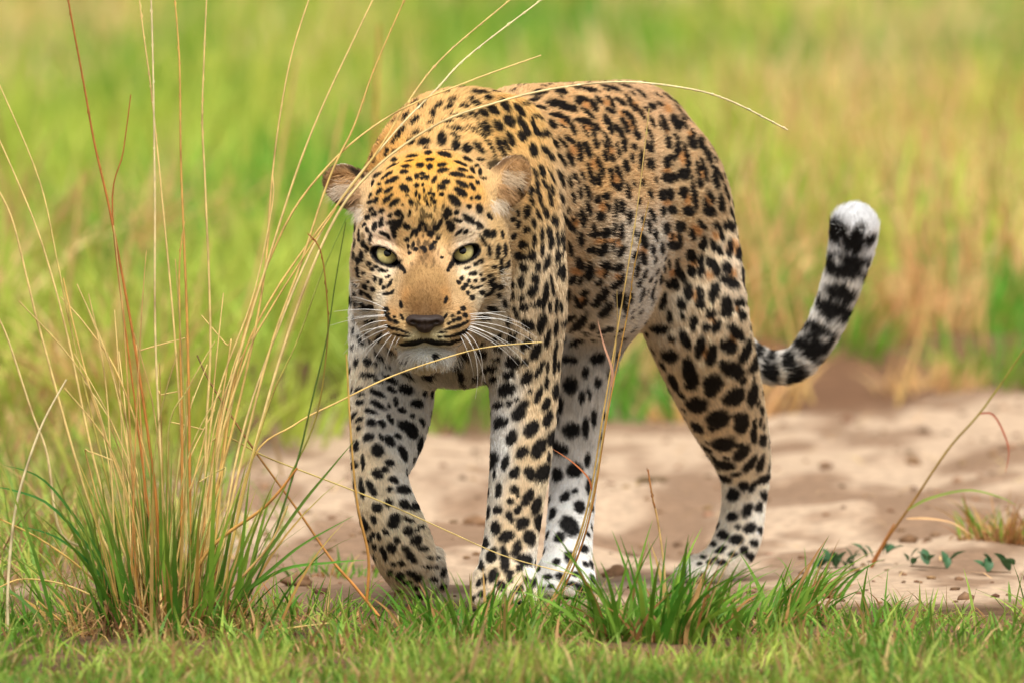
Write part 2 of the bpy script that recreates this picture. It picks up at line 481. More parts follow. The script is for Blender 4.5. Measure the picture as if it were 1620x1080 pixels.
# tile origin x, y, zoom; then u,v,half-length,half-width,angle in that zoomed tile
SPOTS = {
 'hump 590 120 5.4': '''915,148,70,20,12;990,190,32,16;838,205,28,14;1045,130,25,10,20;885,238,38,18,15;680,213,36,16,-15;650,272,36,14,-20;785,265,34,14;1125,245,65,28,55;1025,290,55,28,35;945,325,45,26,30;855,340,48,18,35;735,345,80,9,14;640,388,48,9;715,455,80,12,12;565,258,40,12,-35;515,325,24,28;360,385,45,18,-35;490,405,34,9,-20;490,470,26,9,-30;370,495,44,11,-20;245,465,40,14,-40;205,535,60,14,-45;325,572,32,26,-30;438,575,46,30;588,555,34,54;708,600,34,36;705,520,40,14,30;800,628,38,34;905,620,60,20,45;975,455,60,26,65;1070,430,52,34,40;1165,385,55,36,40;1250,290,60,22,48;1275,410,65,26,55;1315,480,45,22,65;1270,520,45,26,55;1175,545,60,24,65;1090,620,80,26,65;1135,590,60,15,65;930,470,60,12,60;960,540,50,9,60;860,465,60,8,35;1020,640,70,11,70;810,720,40,13,25;745,755,50,12,20''',
 'brow 500 220 5.4': '''820,152,45,11,-8;667,185,26,13,-10;795,192,36,11,-5;655,235,52,11,-25;765,237,36,11;888,225,30,17,-10;955,122,28,19,-15;975,178,33,16,-8;970,240,24,19;750,285,33,15,-8;525,315,42,13,-25;605,315,50,11,-35;645,357,55,17,-25;487,390,32,12,90;540,390,14,11;795,348,24,16;860,325,16,22;905,300,24,12;940,330,26,18;900,340,18,10;1010,350,28,14,-60;1065,225,24,13;1065,275,26,17;540,452,30,15,-45;615,445,42,15,-35;755,425,38,25,35;858,402,20,15;912,392,9,9;465,490,20,13,-45;612,515,50,17,-45;515,530,26,17,-60;670,550,50,21,-35;782,490,13,9;740,565,9,9;813,550,26,17,70;855,470,24,9,90;885,500,18,9,90;922,450,20,8,90;965,470,16,9,90;1005,480,14,11;985,515,18,9,90;950,555,26,8,80;1010,545,18,13,90;460,548,24,13,-35;475,607,22,15,-50;563,620,22,15,-40;497,648,22,17,-45;635,655,20,14,-25;702,638,28,25,-30;735,680,22,12,110;440,675,22,15,-45;560,705,30,15,-65;690,735,52,34,-45;635,715,28,15,-25;500,750,32,19,-65;560,740,26,13,-50;412,740,24,13,-55;775,755,32,21,40;585,815,40,12,20;620,840,20,11,60;668,800,45,18,80;372,830,48,11,88;465,850,42,11,100;437,780,24,12,70;420,900,32,17,85;390,1005,42,17,85;335,900,40,9,95;360,1045,30,14,70;440,945,30,9,100;325,1000,40,9,90;825,810,40,13,113;860,800,34,11,100;775,865,20,16;790,920,18,9,90;830,905,24,10,100;850,945,17,16;915,930,22,15;985,925,25,18,110;1015,885,17,13;980,805,25,22;1020,765,24,22;1055,730,40,15,-65;935,770,28,10,80;885,760,28,13,80;910,725,18,17;1040,850,13,11;800,640,26,10,100;800,975,12,12;930,960,14,12''',
 'browb 660 220 5.4': '''235,135,55,18,15;215,222,35,13,-5;220,270,42,15,-10;370,212,50,10,20;392,268,42,14,12;470,280,28,15,65;535,288,32,14,95;345,308,60,17,8;460,333,28,8,5;560,342,28,8,5;515,378,18,15,40;508,235,18,9;425,182,34,11,25;245,372,32,19;210,415,32,19,15;385,392,50,21,30;470,410,34,15,55;372,460,55,27,38;318,530,58,31,48;520,507,22,19,30;462,515,12,13;440,583,20,17;530,602,38,25,85;262,630,34,29,60;335,632,18,17;205,478,17,11;140,480,15,11,90;150,545,19,11,90;105,470,17,12;440,690,60,21,35;342,700,36,13,15;280,745,48,30,72;235,670,30,15,40;355,800,34,11,-40;410,797,24,11,-35;528,742,34,23,55;617,665,30,15,50;590,815,32,23,80;645,818,30,23,90;722,825,32,13,85;565,875,48,11,65;610,962,42,17,85;685,965,55,17,95;745,955,52,13,92;155,760,24,17,40;195,720,34,13,-65;115,815,26,19,-50;150,885,13,13;180,850,13,11;122,930,24,18,120;60,945,17,13;210,1010,13,7''',
 'cheek 540 400 5.4': '''75,140,50,13,95;108,35,40,8,95;148,80,32,15,80;145,165,42,13,80;240,100,17,17;268,145,14,13;300,125,14,11;335,152,22,13;375,160,22,9,-15;288,228,24,13,80;338,252,24,15,100;228,248,13,9,40;195,180,13,9,90;205,292,26,17,55;270,315,22,15,40;362,298,16,13,-50;415,265,40,11,-55;400,205,22,8,-25;390,352,34,11,-5;440,335,24,9,-55;85,400,44,17,75;120,345,24,13,80;140,435,36,11,85;120,275,26,11,20;195,445,22,17,60;250,460,50,18,-10;235,370,50,9,40;175,340,18,18;145,560,44,22,10;250,575,30,11;105,660,40,9,90;170,740,50,16,60;235,675,18,16;265,712,24,17,-30;330,715,30,18,-40;385,485,20,17;380,525,24,11,75;412,565,24,13,50;455,550,10,9;465,590,24,13,25;405,525,13,11;430,640,60,9,22;520,665,60,8,22;480,700,44,7,12;530,710,40,6,10;510,440,30,12,80;520,550,26,9,65''',
 'cheekb 660 400 5.4': '''540,75,20,17;500,100,20,15;712,90,34,15,90;710,150,38,17,95;768,105,36,18,-60;652,125,15,13;615,200,22,11,-40;630,248,34,19,-60;492,178,20,17;458,183,17,13;430,130,26,9,-15;380,222,17,17;440,242,15,15;415,280,20,15;390,305,20,15;495,245,15,11;560,230,20,11,-40;540,190,11,11;462,295,13,13;515,298,40,8,-20;655,292,36,17,-45;710,290,30,17,-45;552,345,20,17;610,350,45,11,-30;432,345,17,13,90;470,385,20,19;352,255,20,13,35;685,360,22,17,90;780,262,28,23,20;785,365,38,26,85;730,430,40,17,80;888,385,25,24;850,25,38,32,20;975,25,36,34;905,125,34,34,-10;1030,125,40,22,90;885,250,52,26,95;1010,225,45,28,75;985,325,50,32,-50;910,462,36,28;970,450,16,13;1045,430,45,28,-30;815,475,24,17,40;630,470,40,20,20;575,540,36,14,-10;855,540,34,18,50;760,575,36,24,60;945,610,60,34,35;1060,570,55,26,-70;245,405,28,13,110;235,550,34,9,-55;395,475,22,17,20;355,515,16,13;410,535,22,17,30;300,540,13,9;355,565,24,15,-15;310,578,17,15;270,600,18,9,-30;350,625,110,12,-18;390,680,80,12,-25;215,680,36,6,-8;270,715,50,6,-5;200,718,20,6;330,750,60,10,-10;660,685,48,32,-20;800,740,45,24,-20;815,685,45,15,-10;930,780,60,34,-55;680,800,45,22,30;540,840,46,34,45;610,985,60,28,-5;820,935,60,46,10;920,930,28,26;1015,840,75,34,-65;660,905,40,11;780,1040,50,28,-25;1045,990,70,20,-65;1045,640,50,20,90;310,920,45,38;380,860,40,38;150,885,24,18,90''',
 'forearm 540 540 5.4': '''330,115,50,24,40;225,170,40,28,40;295,190,26,14,60;410,215,28,16;440,60,30,26;520,160,60,16,8;800,140,24,20;560,250,45,26,10;740,275,50,34,15;595,300,24,18;225,285,65,20,8;420,325,65,22,32;320,340,40,11,20;345,270,16,11;430,410,40,18,30;150,412,32,15,-20;170,455,32,9,-10;310,440,62,20,25;315,540,65,22,30;160,518,32,17,-15;80,555,32,11,-65;550,410,60,34,20;465,515,36,18,80;648,530,50,30,10;785,580,95,32,105;520,585,34,20,15;248,595,52,18,12;100,645,45,15,-55;150,670,34,11,-35;258,692,38,26,10;155,740,20,15,-60;350,700,34,22,60;420,665,45,16,60;580,740,90,42,35;610,790,45,42;690,690,34,14,60;672,890,75,24,108;485,805,32,18,35;415,845,50,30,40;230,815,45,28,-25;340,815,30,14,60;128,890,40,18,105;88,895,40,9,110;310,925,50,44,20;530,950,70,28,70;415,1035,34,28;185,1020,50,14,85;105,1050,32,26,110;70,830,14,8;50,920,30,8,95;610,635,20,12;410,550,18,9,60;985,190,50,45,20;1020,290,45,25,90;1045,120,40,25,30''',
 'lifted 540 730 4.696': '''165,25,34,10,95;270,88,40,30,35;325,55,24,20;390,132,36,20,20;98,180,34,10,80;150,195,70,18,80;225,195,60,24,60;355,200,20,18,-60;468,205,48,26,15;108,290,44,18,65;350,305,28,26,30;470,315,38,28,50;265,338,36,30,20;562,325,30,30;240,430,34,18,75;405,415,38,28,10;385,460,38,34,20;165,460,55,22,60;497,515,34,32,-20;555,505,20,12;600,478,26,10;328,520,26,16,50;233,548,24,18,-60;280,550,26,12,70;558,585,36,34,-40;412,585,24,18,40;195,580,22,14;372,640,36,30,30;480,650,28,22,40;515,705,48,24,45;310,665,40,18,60;327,715,26,14,70;610,645,36,18;245,630,26,12,70;448,752,24,18,50;385,762,20,16;362,822,20,20;435,850,30,28;545,840,60,18,20;570,870,24,18;690,875,24,14;660,712,20,12;710,712,20,9;490,895,40,13;550,935,24,16;500,430,45,13,25;680,780,60,8''',
 'foreleg 740 560 5.4': '''180,120,66,28,-8;215,215,34,26,-10;235,42,40,14;395,65,58,40,20;345,178,48,32,-25;330,300,70,48,-25;505,200,62,38,-65;490,70,24,20;580,20,40,16,-40;615,130,70,20,-60;680,110,50,10,95;670,240,50,16,95;738,110,60,12,100;770,90,40,13,90;790,200,30,10,85;530,318,18,18;605,345,70,24,110;755,310,66,22,95;670,425,60,28,110;790,435,75,24,95;685,550,68,32,108;480,430,45,30,-45;435,505,62,48,-40;255,430,40,28,-20;355,420,24,22;262,585,50,34,-60;325,580,34,16,-60;545,635,72,48,-50;375,710,60,38,-60;725,710,70,36,105;610,800,85,48,-65;465,835,55,38,-40;205,905,75,30,100;320,925,60,26,105;400,1010,50,34,-50;530,1015,58,38,70;655,1005,85,50,-55;750,790,60,24,80;420,385,24,12;230,1020,44,10,90;870,48,60,30,5;1110,35,60,40,-30;875,265,66,55,90;1005,155,38,26,90;1110,240,44,26,90;970,365,50,24,90;1035,330,45,14,80;885,645,64,58;1005,625,75,26,92;1075,545,70,20,92;800,815,48,44;1022,900,48,20,95;915,985,62,56,-30;760,1030,55,40,90''',
 'forepaw 730 750 4.696': '''275,115,52,22,95;395,112,34,26,20;420,160,16,14;365,202,24,22;495,170,60,32,-60;635,165,66,18,95;560,230,70,32,-70;268,262,32,26,-10;420,258,36,22,-60;362,312,44,24,70;580,355,60,22,95;455,360,50,40,-30;252,398,44,32,85;335,460,56,36,-25;510,468,54,38,80;175,505,40,16,100;410,550,60,30,-70;565,580,62,20,-70;220,610,44,36,-70;240,560,26,16;320,655,50,32,80;470,635,56,40,20;500,640,45,25,80;435,690,24,20;235,748,48,34,-65;360,755,48,24,95;145,670,30,16,100;172,780,34,14,95;130,805,30,14,110;295,825,38,34,60;480,785,28,20,80;430,852,34,24,-50;540,800,38,18,-70;150,885,28,24,-20;215,912,32,28;275,950,22,20,10;320,905,24,14,90;365,905,34,14,110;505,870,24,20;185,1018,28,16;90,1000,50,14,-65;75,920,24,14,-60;430,960,20,18;495,965,16,16;205,130,36,8,95;200,280,40,10,95;945,90,60,18,95;770,165,44,26,-45;845,118,20,16;880,238,44,34,70;675,290,44,20,-70;805,380,78,54,50;728,465,38,32,-40;980,370,62,38,-65;805,605,40,36,20;705,645,28,24;915,550,30,24;995,590,26,14,80;642,758,30,18;728,750,30,22;850,735,38,18,5;898,850,45,28,50;925,665,26,14,40;970,670,30,12,70;780,810,24,14;660,830,20,14;600,845,20,12;980,780,40,14,70''',
 'shoulder 790 300 5.4': '''185,50,55,18,90;270,100,36,14,75;340,50,60,14,75;350,110,50,14,70;430,80,75,14,80;395,200,50,24,75;225,200,55,28,100;330,220,48,16,70;150,210,26,12,70;105,262,22,18;150,300,32,16,95;290,290,42,20,80;215,345,34,24,-30;115,400,30,16,-60;292,435,62,18,92;180,470,34,32;360,390,75,14,88;430,390,80,22,78;440,460,50,20,95;365,520,60,16,92;405,625,75,22,105;470,270,45,26,75;490,420,80,10,85;530,400,60,14,100;545,460,60,14,100;490,570,60,14,95;520,560,40,12,110;540,700,70,20,90;500,690,60,12,100;600,510,60,20,80;440,770,45,12,80;455,850,60,12,80;480,990,60,14,95;430,1000,50,16,95;390,900,120,22,100;345,970,45,24,-30;520,1000,50,14,85;850,230,36,36;920,155,45,18,75;755,165,60,22,70;990,170,80,20,92;1045,160,70,18,88;1105,240,60,22,95;690,220,55,18,90;640,240,40,10,-60;720,270,60,16,100;615,330,45,24,50;550,250,75,16,55;580,180,30,14,80;800,350,60,20,85;830,380,30,16;770,385,24,16;905,370,50,36,-35;980,345,50,16,92;1035,365,75,22,92;690,430,62,28,85;780,515,44,30;880,510,60,42,-55;970,480,50,14,90;1030,530,55,32,-60;675,630,55,34,60;615,770,45,28,-40;765,700,75,36,95;690,770,50,18,-70;910,650,50,38,30;845,790,36,24,-45;905,720,30,16,-70;1010,665,45,30,-20;1035,770,50,26,-70;985,820,40,28,-20;570,910,55,28,-65;725,880,40,26,-30;660,950,55,16,60;720,970,50,20,-50;680,990,40,18,20;860,930,90,36,-45;890,870,40,26,-60;910,1030,60,34,-55;1225,440,75,32,65;1225,590,55,26,75;1300,220,60,20,65;1275,320,60,16,85;1330,390,50,16,80;1305,520,45,18,85;1170,690,70,18,100;1235,720,40,14,110;1195,800,34,18,110;1300,880,60,24,80;1215,900,60,20,100;1030,920,50,40,-20;1075,1010,40,20,95;1115,930,45,20,95;1325,800,40,16,80;1220,270,40,14,85;1190,110,30,12,90;1280,50,34,18,70''',
 'belly 780 440 5.4': '''425,370,60,30,105;405,430,40,24,105;465,510,75,24,105;535,420,75,16,95;520,690,90,14,95;530,600,60,14,100;650,340,60,24,-20;605,380,40,24,-50;730,390,95,34,-45;770,350,40,26,-60;595,525,45,26,-60;720,545,70,24,-25;850,410,30,30;960,440,70,46,-10;960,270,75,36,-50;1085,190,60,45,90''',
 'flank 810 120 5.4': '''235,150,70,24,-8;410,140,60,36,5;600,115,110,24,8;700,125,60,14,20;840,110,90,28,12;960,95,60,16,12;1100,160,60,18,40;180,215,70,14,-15;200,270,100,22,5;120,240,30,14;425,260,130,34,18;520,285,40,24,35;590,205,65,24,10;690,260,60,28,58;650,330,80,18,38;560,230,30,28;735,215,50,22,45;830,210,45,16,40;850,250,40,18,55;835,310,50,22,25;920,230,60,22,35;990,200,50,14,40;1010,260,70,14,60;1090,320,80,16,55;985,345,65,22,40;960,430,80,26,65;1030,410,60,16,70;1060,510,50,28,60;810,400,65,30,60;840,470,40,22,75;910,480,70,28,60;955,590,70,24,85;1035,615,34,22,50;1020,710,45,18,80;1095,720,90,22,95;970,780,60,26,80;1150,610,55,18,80;1190,620,55,16,90;1160,760,50,16,90;1195,760,50,16,90;1195,270,35,28,50;1170,500,70,14,65;1190,400,60,16,65;350,345,50,20,-10;340,420,45,30,60;400,350,60,20,20;470,390,60,20,50;520,470,50,20,65;225,350,50,14,5;180,420,55,18,70;215,490,50,24,50;290,490,45,30,-10;590,390,70,22,5;650,410,45,24,40;720,450,45,22,55;620,480,70,12,60;690,490,45,16,70;710,585,45,24,75;810,550,80,12,60;640,640,80,26,72;575,640,75,22,82;575,700,36,24,80;360,580,55,18,55;430,580,70,14,50;480,550,45,20,50;520,580,40,12,60;180,640,62,32,75;280,640,50,22,60;325,690,40,20,60;490,710,70,26,65;430,730,60,14,65;400,700,45,12,60;800,610,60,14,60;790,690,50,20,65;850,710,36,18,60;900,640,70,14,75;745,780,90,22,68;250,815,55,24,70;195,830,45,12,65;660,840,90,20,75;690,900,45,24,70;735,890,60,22,75;600,860,45,16,65;540,880,55,16,60;490,910,50,18,85;400,850,50,18,60;425,920,45,16,80;340,870,70,10,65;155,985,40,30,80;215,960,100,16,82;285,940,60,12,60;340,980,50,14,75;840,850,55,18,80;905,830,60,24,65;930,920,50,18,100;880,950,60,24,35;985,990,75,20,80;1110,920,34,14,70;640,1000,75,20,70;575,1010,50,18,85;800,1030,36,32;725,1060,36,30,90;415,1050,55,22,75;520,1040,50,14,80;1180,1020,45,16,80''',
 'rump 1000 140 5.4': '''270,300,75,16,65;305,465,50,24,80;250,340,60,10,60;370,300,70,36,60;400,200,60,16,55;230,140,34,14,30;320,90,80,14,30;440,320,45,14,60;510,470,55,34,60;515,390,40,14,65;470,270,40,14,50;585,480,55,22,70;645,580,80,22,68;380,525,70,26,98;465,600,120,20,80;430,735,50,42,10;290,640,48,30,85;300,770,54,36,10;555,690,60,18,85;610,700,100,20,75;570,810,40,24,80;710,790,70,26,75;740,740,70,10,60;665,930,60,22,65;620,1000,60,20,75;650,1050,50,36,20;755,980,70,24,85;800,890,70,16,65;430,895,45,36,80;525,930,105,22,82;470,1050,50,36,10;255,915,45,32,80;315,910,45,30,80;330,1040,40,36;255,1050,36,18,85;840,1050,50,18,70;690,690,90,10,65''',
 'haunch 1000 320 5.4': '''288,225,46,32,85;400,210,42,40,30;345,370,62,36,15;400,320,55,20,85;585,190,50,20,45;505,275,50,24,70;600,345,60,32,95;720,205,40,26,45;760,280,55,18,75;690,370,50,22,65;740,410,48,24,70;835,200,50,40,20;860,140,50,14,75;830,390,80,24,95;910,430,70,32,100;490,450,50,38,60;585,500,50,26,85;505,590,48,34,60;585,590,45,30,90;690,545,85,36,55;720,590,45,20,80;700,765,85,38,105;380,570,68,30,75;310,530,45,14,75;270,570,40,16,65;355,695,50,34,50;295,695,34,18,70;235,650,50,16,75;480,765,68,36,90;580,780,55,28,80;580,870,48,34,40;805,560,50,36,60;800,660,50,36;860,695,55,40,30;940,640,110,18,88;800,850,55,40,80;810,930,58,45,-20;920,850,40,36;935,960,45,32,60;420,870,50,30,60;430,970,40,16,70;670,950,42,36,-20;1000,980,60,18,80;265,850,70,28,100;320,980,50,22,80;250,400,50,20,80''',
 'gaskin 1010 500 5.4': '''470,55,60,34,95;580,95,38,36;665,80,55,34,-65;400,200,85,34,65;265,330,68,48,15;185,110,75,34;525,260,85,36,105;620,330,90,40,100;835,140,80,40,50;770,245,70,62,30;920,290,110,34,112;990,400,80,38,112;800,450,95,58,20;850,480,50,50;445,500,105,55,70;415,400,55,34,90;300,565,80,26,65;635,570,80,75;620,640,50,40;820,690,95,62,-30;975,670,95,38,97;495,760,85,55,5;680,880,92,80,-20;880,910,85,55,100;500,945,60,30,40;985,980,80,20,92;1105,970,36,22,80;1040,900,40,14,95;1050,800,40,20,70;290,190,36,22''',
 'hindfoot 1040 680 4.32': '''450,95,75,48,-5;335,120,45,16,45;575,155,65,38,-45;655,35,45,18,90;720,65,40,28,90;760,12,24,16;450,235,72,28,15;635,225,65,24,-50;705,225,58,24,105;740,330,50,24,-30;650,385,45,20,-60;455,325,45,20,25;535,300,36,12,-5;590,375,36,32,60;515,440,45,36,-60;735,445,32,20,90;440,520,50,22,80;615,545,52,28,-60;695,525,36,22,100;510,588,36,28,-20;390,650,30,18,-50;550,658,20,18,90;635,668,40,32,-20;705,682,20,16,90;445,712,38,28,20;540,745,46,30;665,768,24,22;380,775,18,18;430,818,36,18,-25;593,818,26,24,90;515,848,30,18;645,868,28,24,50;395,878,22,12;355,900,20,14;290,910,16,12;450,900,40,16;315,860,20,12;765,220,60,8,92;770,140,24,14''',
 'tail 1178 300 3.375': '''135,970,70,40,80;165,830,60,20,25;235,915,50,34,80;275,1000,60,26,-40;75,850,34,24,90;145,880,40,20,90;385,770,80,50,30;400,850,80,45,105;320,850,70,40,30;470,650,100,55,35;515,570,70,55,10;540,420,120,60,5;450,360,50,30,90;485,230,65,36,80;600,240,50,26,-55;620,300,80,34,-25;540,280,50,30,10;360,590,34,28,-60;420,470,50,34,90;305,700,30,24;245,775,24,18''',
}
# warm brown hearts of the rosettes
HEARTS = {
 '790 300 5.4': '695,935,30,24;870,700,40,40;960,440,30,20;860,440,60,16;650,690,40,30;1000,740,24,20;1015,430,14,60;870,155,30,40;630,280,30,40;1220,520,30,40',
 '810 120 5.4': '630,250,50,24,30;800,240,34,20,40;1050,270,50,22,60;1005,430,50,18,65;430,400,40,24,40;875,890,40,40;640,440,40,24,60;450,270,60,16,20;830,640,40,24,60;700,760,40,30,70;520,640,36,40;930,340,30,16,40',
 '1000 140 5.4': '280,350,40,12,65;300,180,40,24,55;490,400,30,16,60;425,600,55,24,85;580,720,50,10,80;640,960,40,20,60;465,960,50,22,90;285,980,36,24;290,705,30,20',
 '1000 320 5.4': '335,300,40,36;545,240,45,30,40;710,290,30,30;870,380,40,50;520,530,40,22;660,620,30,30;330,600,30,30;535,790,20,40;685,1010,30,16;850,600,30,30;890,900,16,30',
 '1010 500 5.4': '800,190,30,50;570,300,30,40',
}
def read(table):
    out = []
    for key, txt in table.items():
        k = key.split()[-3:]
        ox, oy, s = float(k[0]), float(k[1]), float(k[2])
        for t in txt.split(';'):
            v = [float(x) for x in t.split(',')]
            g = dict(brow=1.12, browb=1.12, cheek=1.1, cheekb=1.1, hump=1.10, flank=.98, shoulder=1.03, belly=1.0, rump=1.08, haunch=1.07, tail=1.08, lifted=1.1).get(key.split()[0], 1.08)
            out.append((ox + v[0] / s, oy + v[1] / s, v[2] / s * g, v[3] / s * g, v[4] if len(v) > 4 else 0.0))
    return out

spots3d = []
def add_spot(px, py, a, b, ang, val=1.0):
    h = shoot(px, py)
    if h is None:
        return
    c, n, r = h
    ca, sa = math.cos(R(ang)), math.sin(R(ang))
    k = np.linalg.norm(c - CAMP) / FPX
    rn = r @ n
    if abs(rn) < 0.3:
        rn = -0.3
    fr = []
    for (ex, ey), L in (((ca, sa), a * 1.08 + .6), ((-sa, ca), b * 1.08 + .6)):
        e = np.array([ex, 0, -ey]) * k * L
        t = e - r * (e @ n) / rn
        t -= n * (t @ n)
        fr.append(t)
    spots3d.append((c, n, fr[0], fr[1], val))
for s_ in read(SPOTS):
    add_spot(*s_)
for s_ in ((635,423,6,3.5,55),(640,430,4,2.2,75),(714,419,6,3.5,122),(709,427,4,2.2,105)):   # dark tear marks at the inner eye corners
    add_spot(*s_)
n_black = len(spots3d)
r2 = np.random.default_rng(3)
for _ in range(75):                      # fine dark ticking down the middle of the forehead
    x = 674 + r2.normal(0, 13); y = r2.uniform(300, 425)
    if abs(x - 674) < 30:
        add_spot(x, y, r2.uniform(2.5, 5.5), r2.uniform(1.0, 1.9), 90 + (x - 674) * 1.0 + r2.normal(0, 12), 0.75 if y < 395 else .45)
hearts3d = []
_keep = spots3d
spots3d = []
for s_ in read(HEARTS):
    add_spot(*s_)
hearts3d = spots3d
spots3d = []
for s_ in ((566,275,15,4,35),(538,259,12,2.5,12),(537,314,5,8,0),(552,322,9,4,-20),(783,263,11,9,0),(822,300,13,4,80),(802,306,10,5,0)):
    add_spot(*s_)
ears3d = spots3d
spots3d = _keep
# gaps left between them on the body: small spots
cs = np.array([s[0] for s in spots3d])
seen = np.nonzero((BN * (CAMP - BV)).sum(1) > 0)[0]
for i in r2.permutation(seen)[:7000]:
    p = BV[i]
    if np.linalg.norm(p - HEADC) < .19 or np.linalg.norm(p - W(1340, 400, 965)) < .19:
        continue
    if (((cs - p) ** 2).sum(1) > .0225 ** 2).all():
        n = BN[i]
        t = BACK - n * (BACK @ n); t /= max(np.linalg.norm(t), 1e-6)
        sc = r2.uniform(.0045, .0072)
        spots3d.append((p, n, t * sc * 1.3, np.cross(n, t) * sc, 1.0))
        cs = np.vstack([cs, p])
# the sides the camera does not see: spots of the same sizes spread evenly
hidden = np.nonzero((BN * (CAMP - BV)).sum(1) < 0)[0]
cs = np.array([s[0] for s in spots3d])
order = r2.permutation(hidden)[:9000]
for i in order:
    p = BV[i]
    if np.linalg.norm(p - W(1351, 350, 965)) < .07:
        continue
    if abs(p[1] - HEADC[1]) < 0.16 and np.linalg.norm(p - HEADC) < 0.17:
        gap = 0.016
    else:
        gap = 0.034
    if (((cs - p) ** 2).sum(1) > gap ** 2).all():
        n = BN[i]
        t = BACK - n * (BACK @ n); t /= max(np.linalg.norm(t), 1e-6)
        q = np.cross(n, t)
        sc = gap * r2.uniform(0.28, 0.42)
        spots3d.append((p, n, t * sc * 1.25, q * sc, 1.0))
        cs = np.vstack([cs, p])
print('spots', n_black, len(spots3d), round(time.time() - T0, 1))

def wob(P, f, s):
    return (np.sin(P[:, 0] * f + s) * np.sin(P[:, 1] * f * 1.1 + s * 2.1 + P[:, 2] * f * .6) + np.sin(P[:, 2] * f * 1.3 + s * .7 + P[:, 0] * f * .5)) * 0.5

def stamp(P, N, table, soft=0.16, jitter=0.17):
    m = np.zeros(len(P))
    order = np.argsort(P[:, 2]); Ps = P[order]; Ns = N[order]; zs = Ps[:, 2]
    ms = np.zeros(len(P))
    jit = wob(Ps, 420.0, 1.3) * 0.6 + wob(Ps, 1100.0, 4.0) * 0.5
    for c, n, ta, tb, val in table:
        ra = max(np.linalg.norm(ta), np.linalg.norm(tb)) * 1.5
        i0, i1 = np.searchsorted(zs, (c[2] - ra, c[2] + ra))
        Q = Ps[i0:i1]
        k = np.nonzero((np.abs(Q[:, 0] - c[0]) < ra) & (np.abs(Q[:, 1] - c[1]) < ra * 1.5))[0]
        if len(k) == 0:
            continue
        d = Q[k] - c
        ok = (Ns[i0:i1][k] @ n > 0.1)
        a11, a12, a22 = ta @ ta, ta @ tb, tb @ tb
        det = max(a11 * a22 - a12 * a12, 1e-14)
        u, v = d @ ta, d @ tb
        al = (a22 * u - a12 * v) / det; be = (a11 * v - a12 * u) / det
        q = np.sqrt(al * al + be * be) + jit[i0:i1][k] * jitter
        w = np.clip((1 + soft - q) / (2 * soft), 0, 1) * ok * val
        kk = k + i0
        ms[kk] = np.maximum(ms[kk], w)
    m[order] = ms
    return m

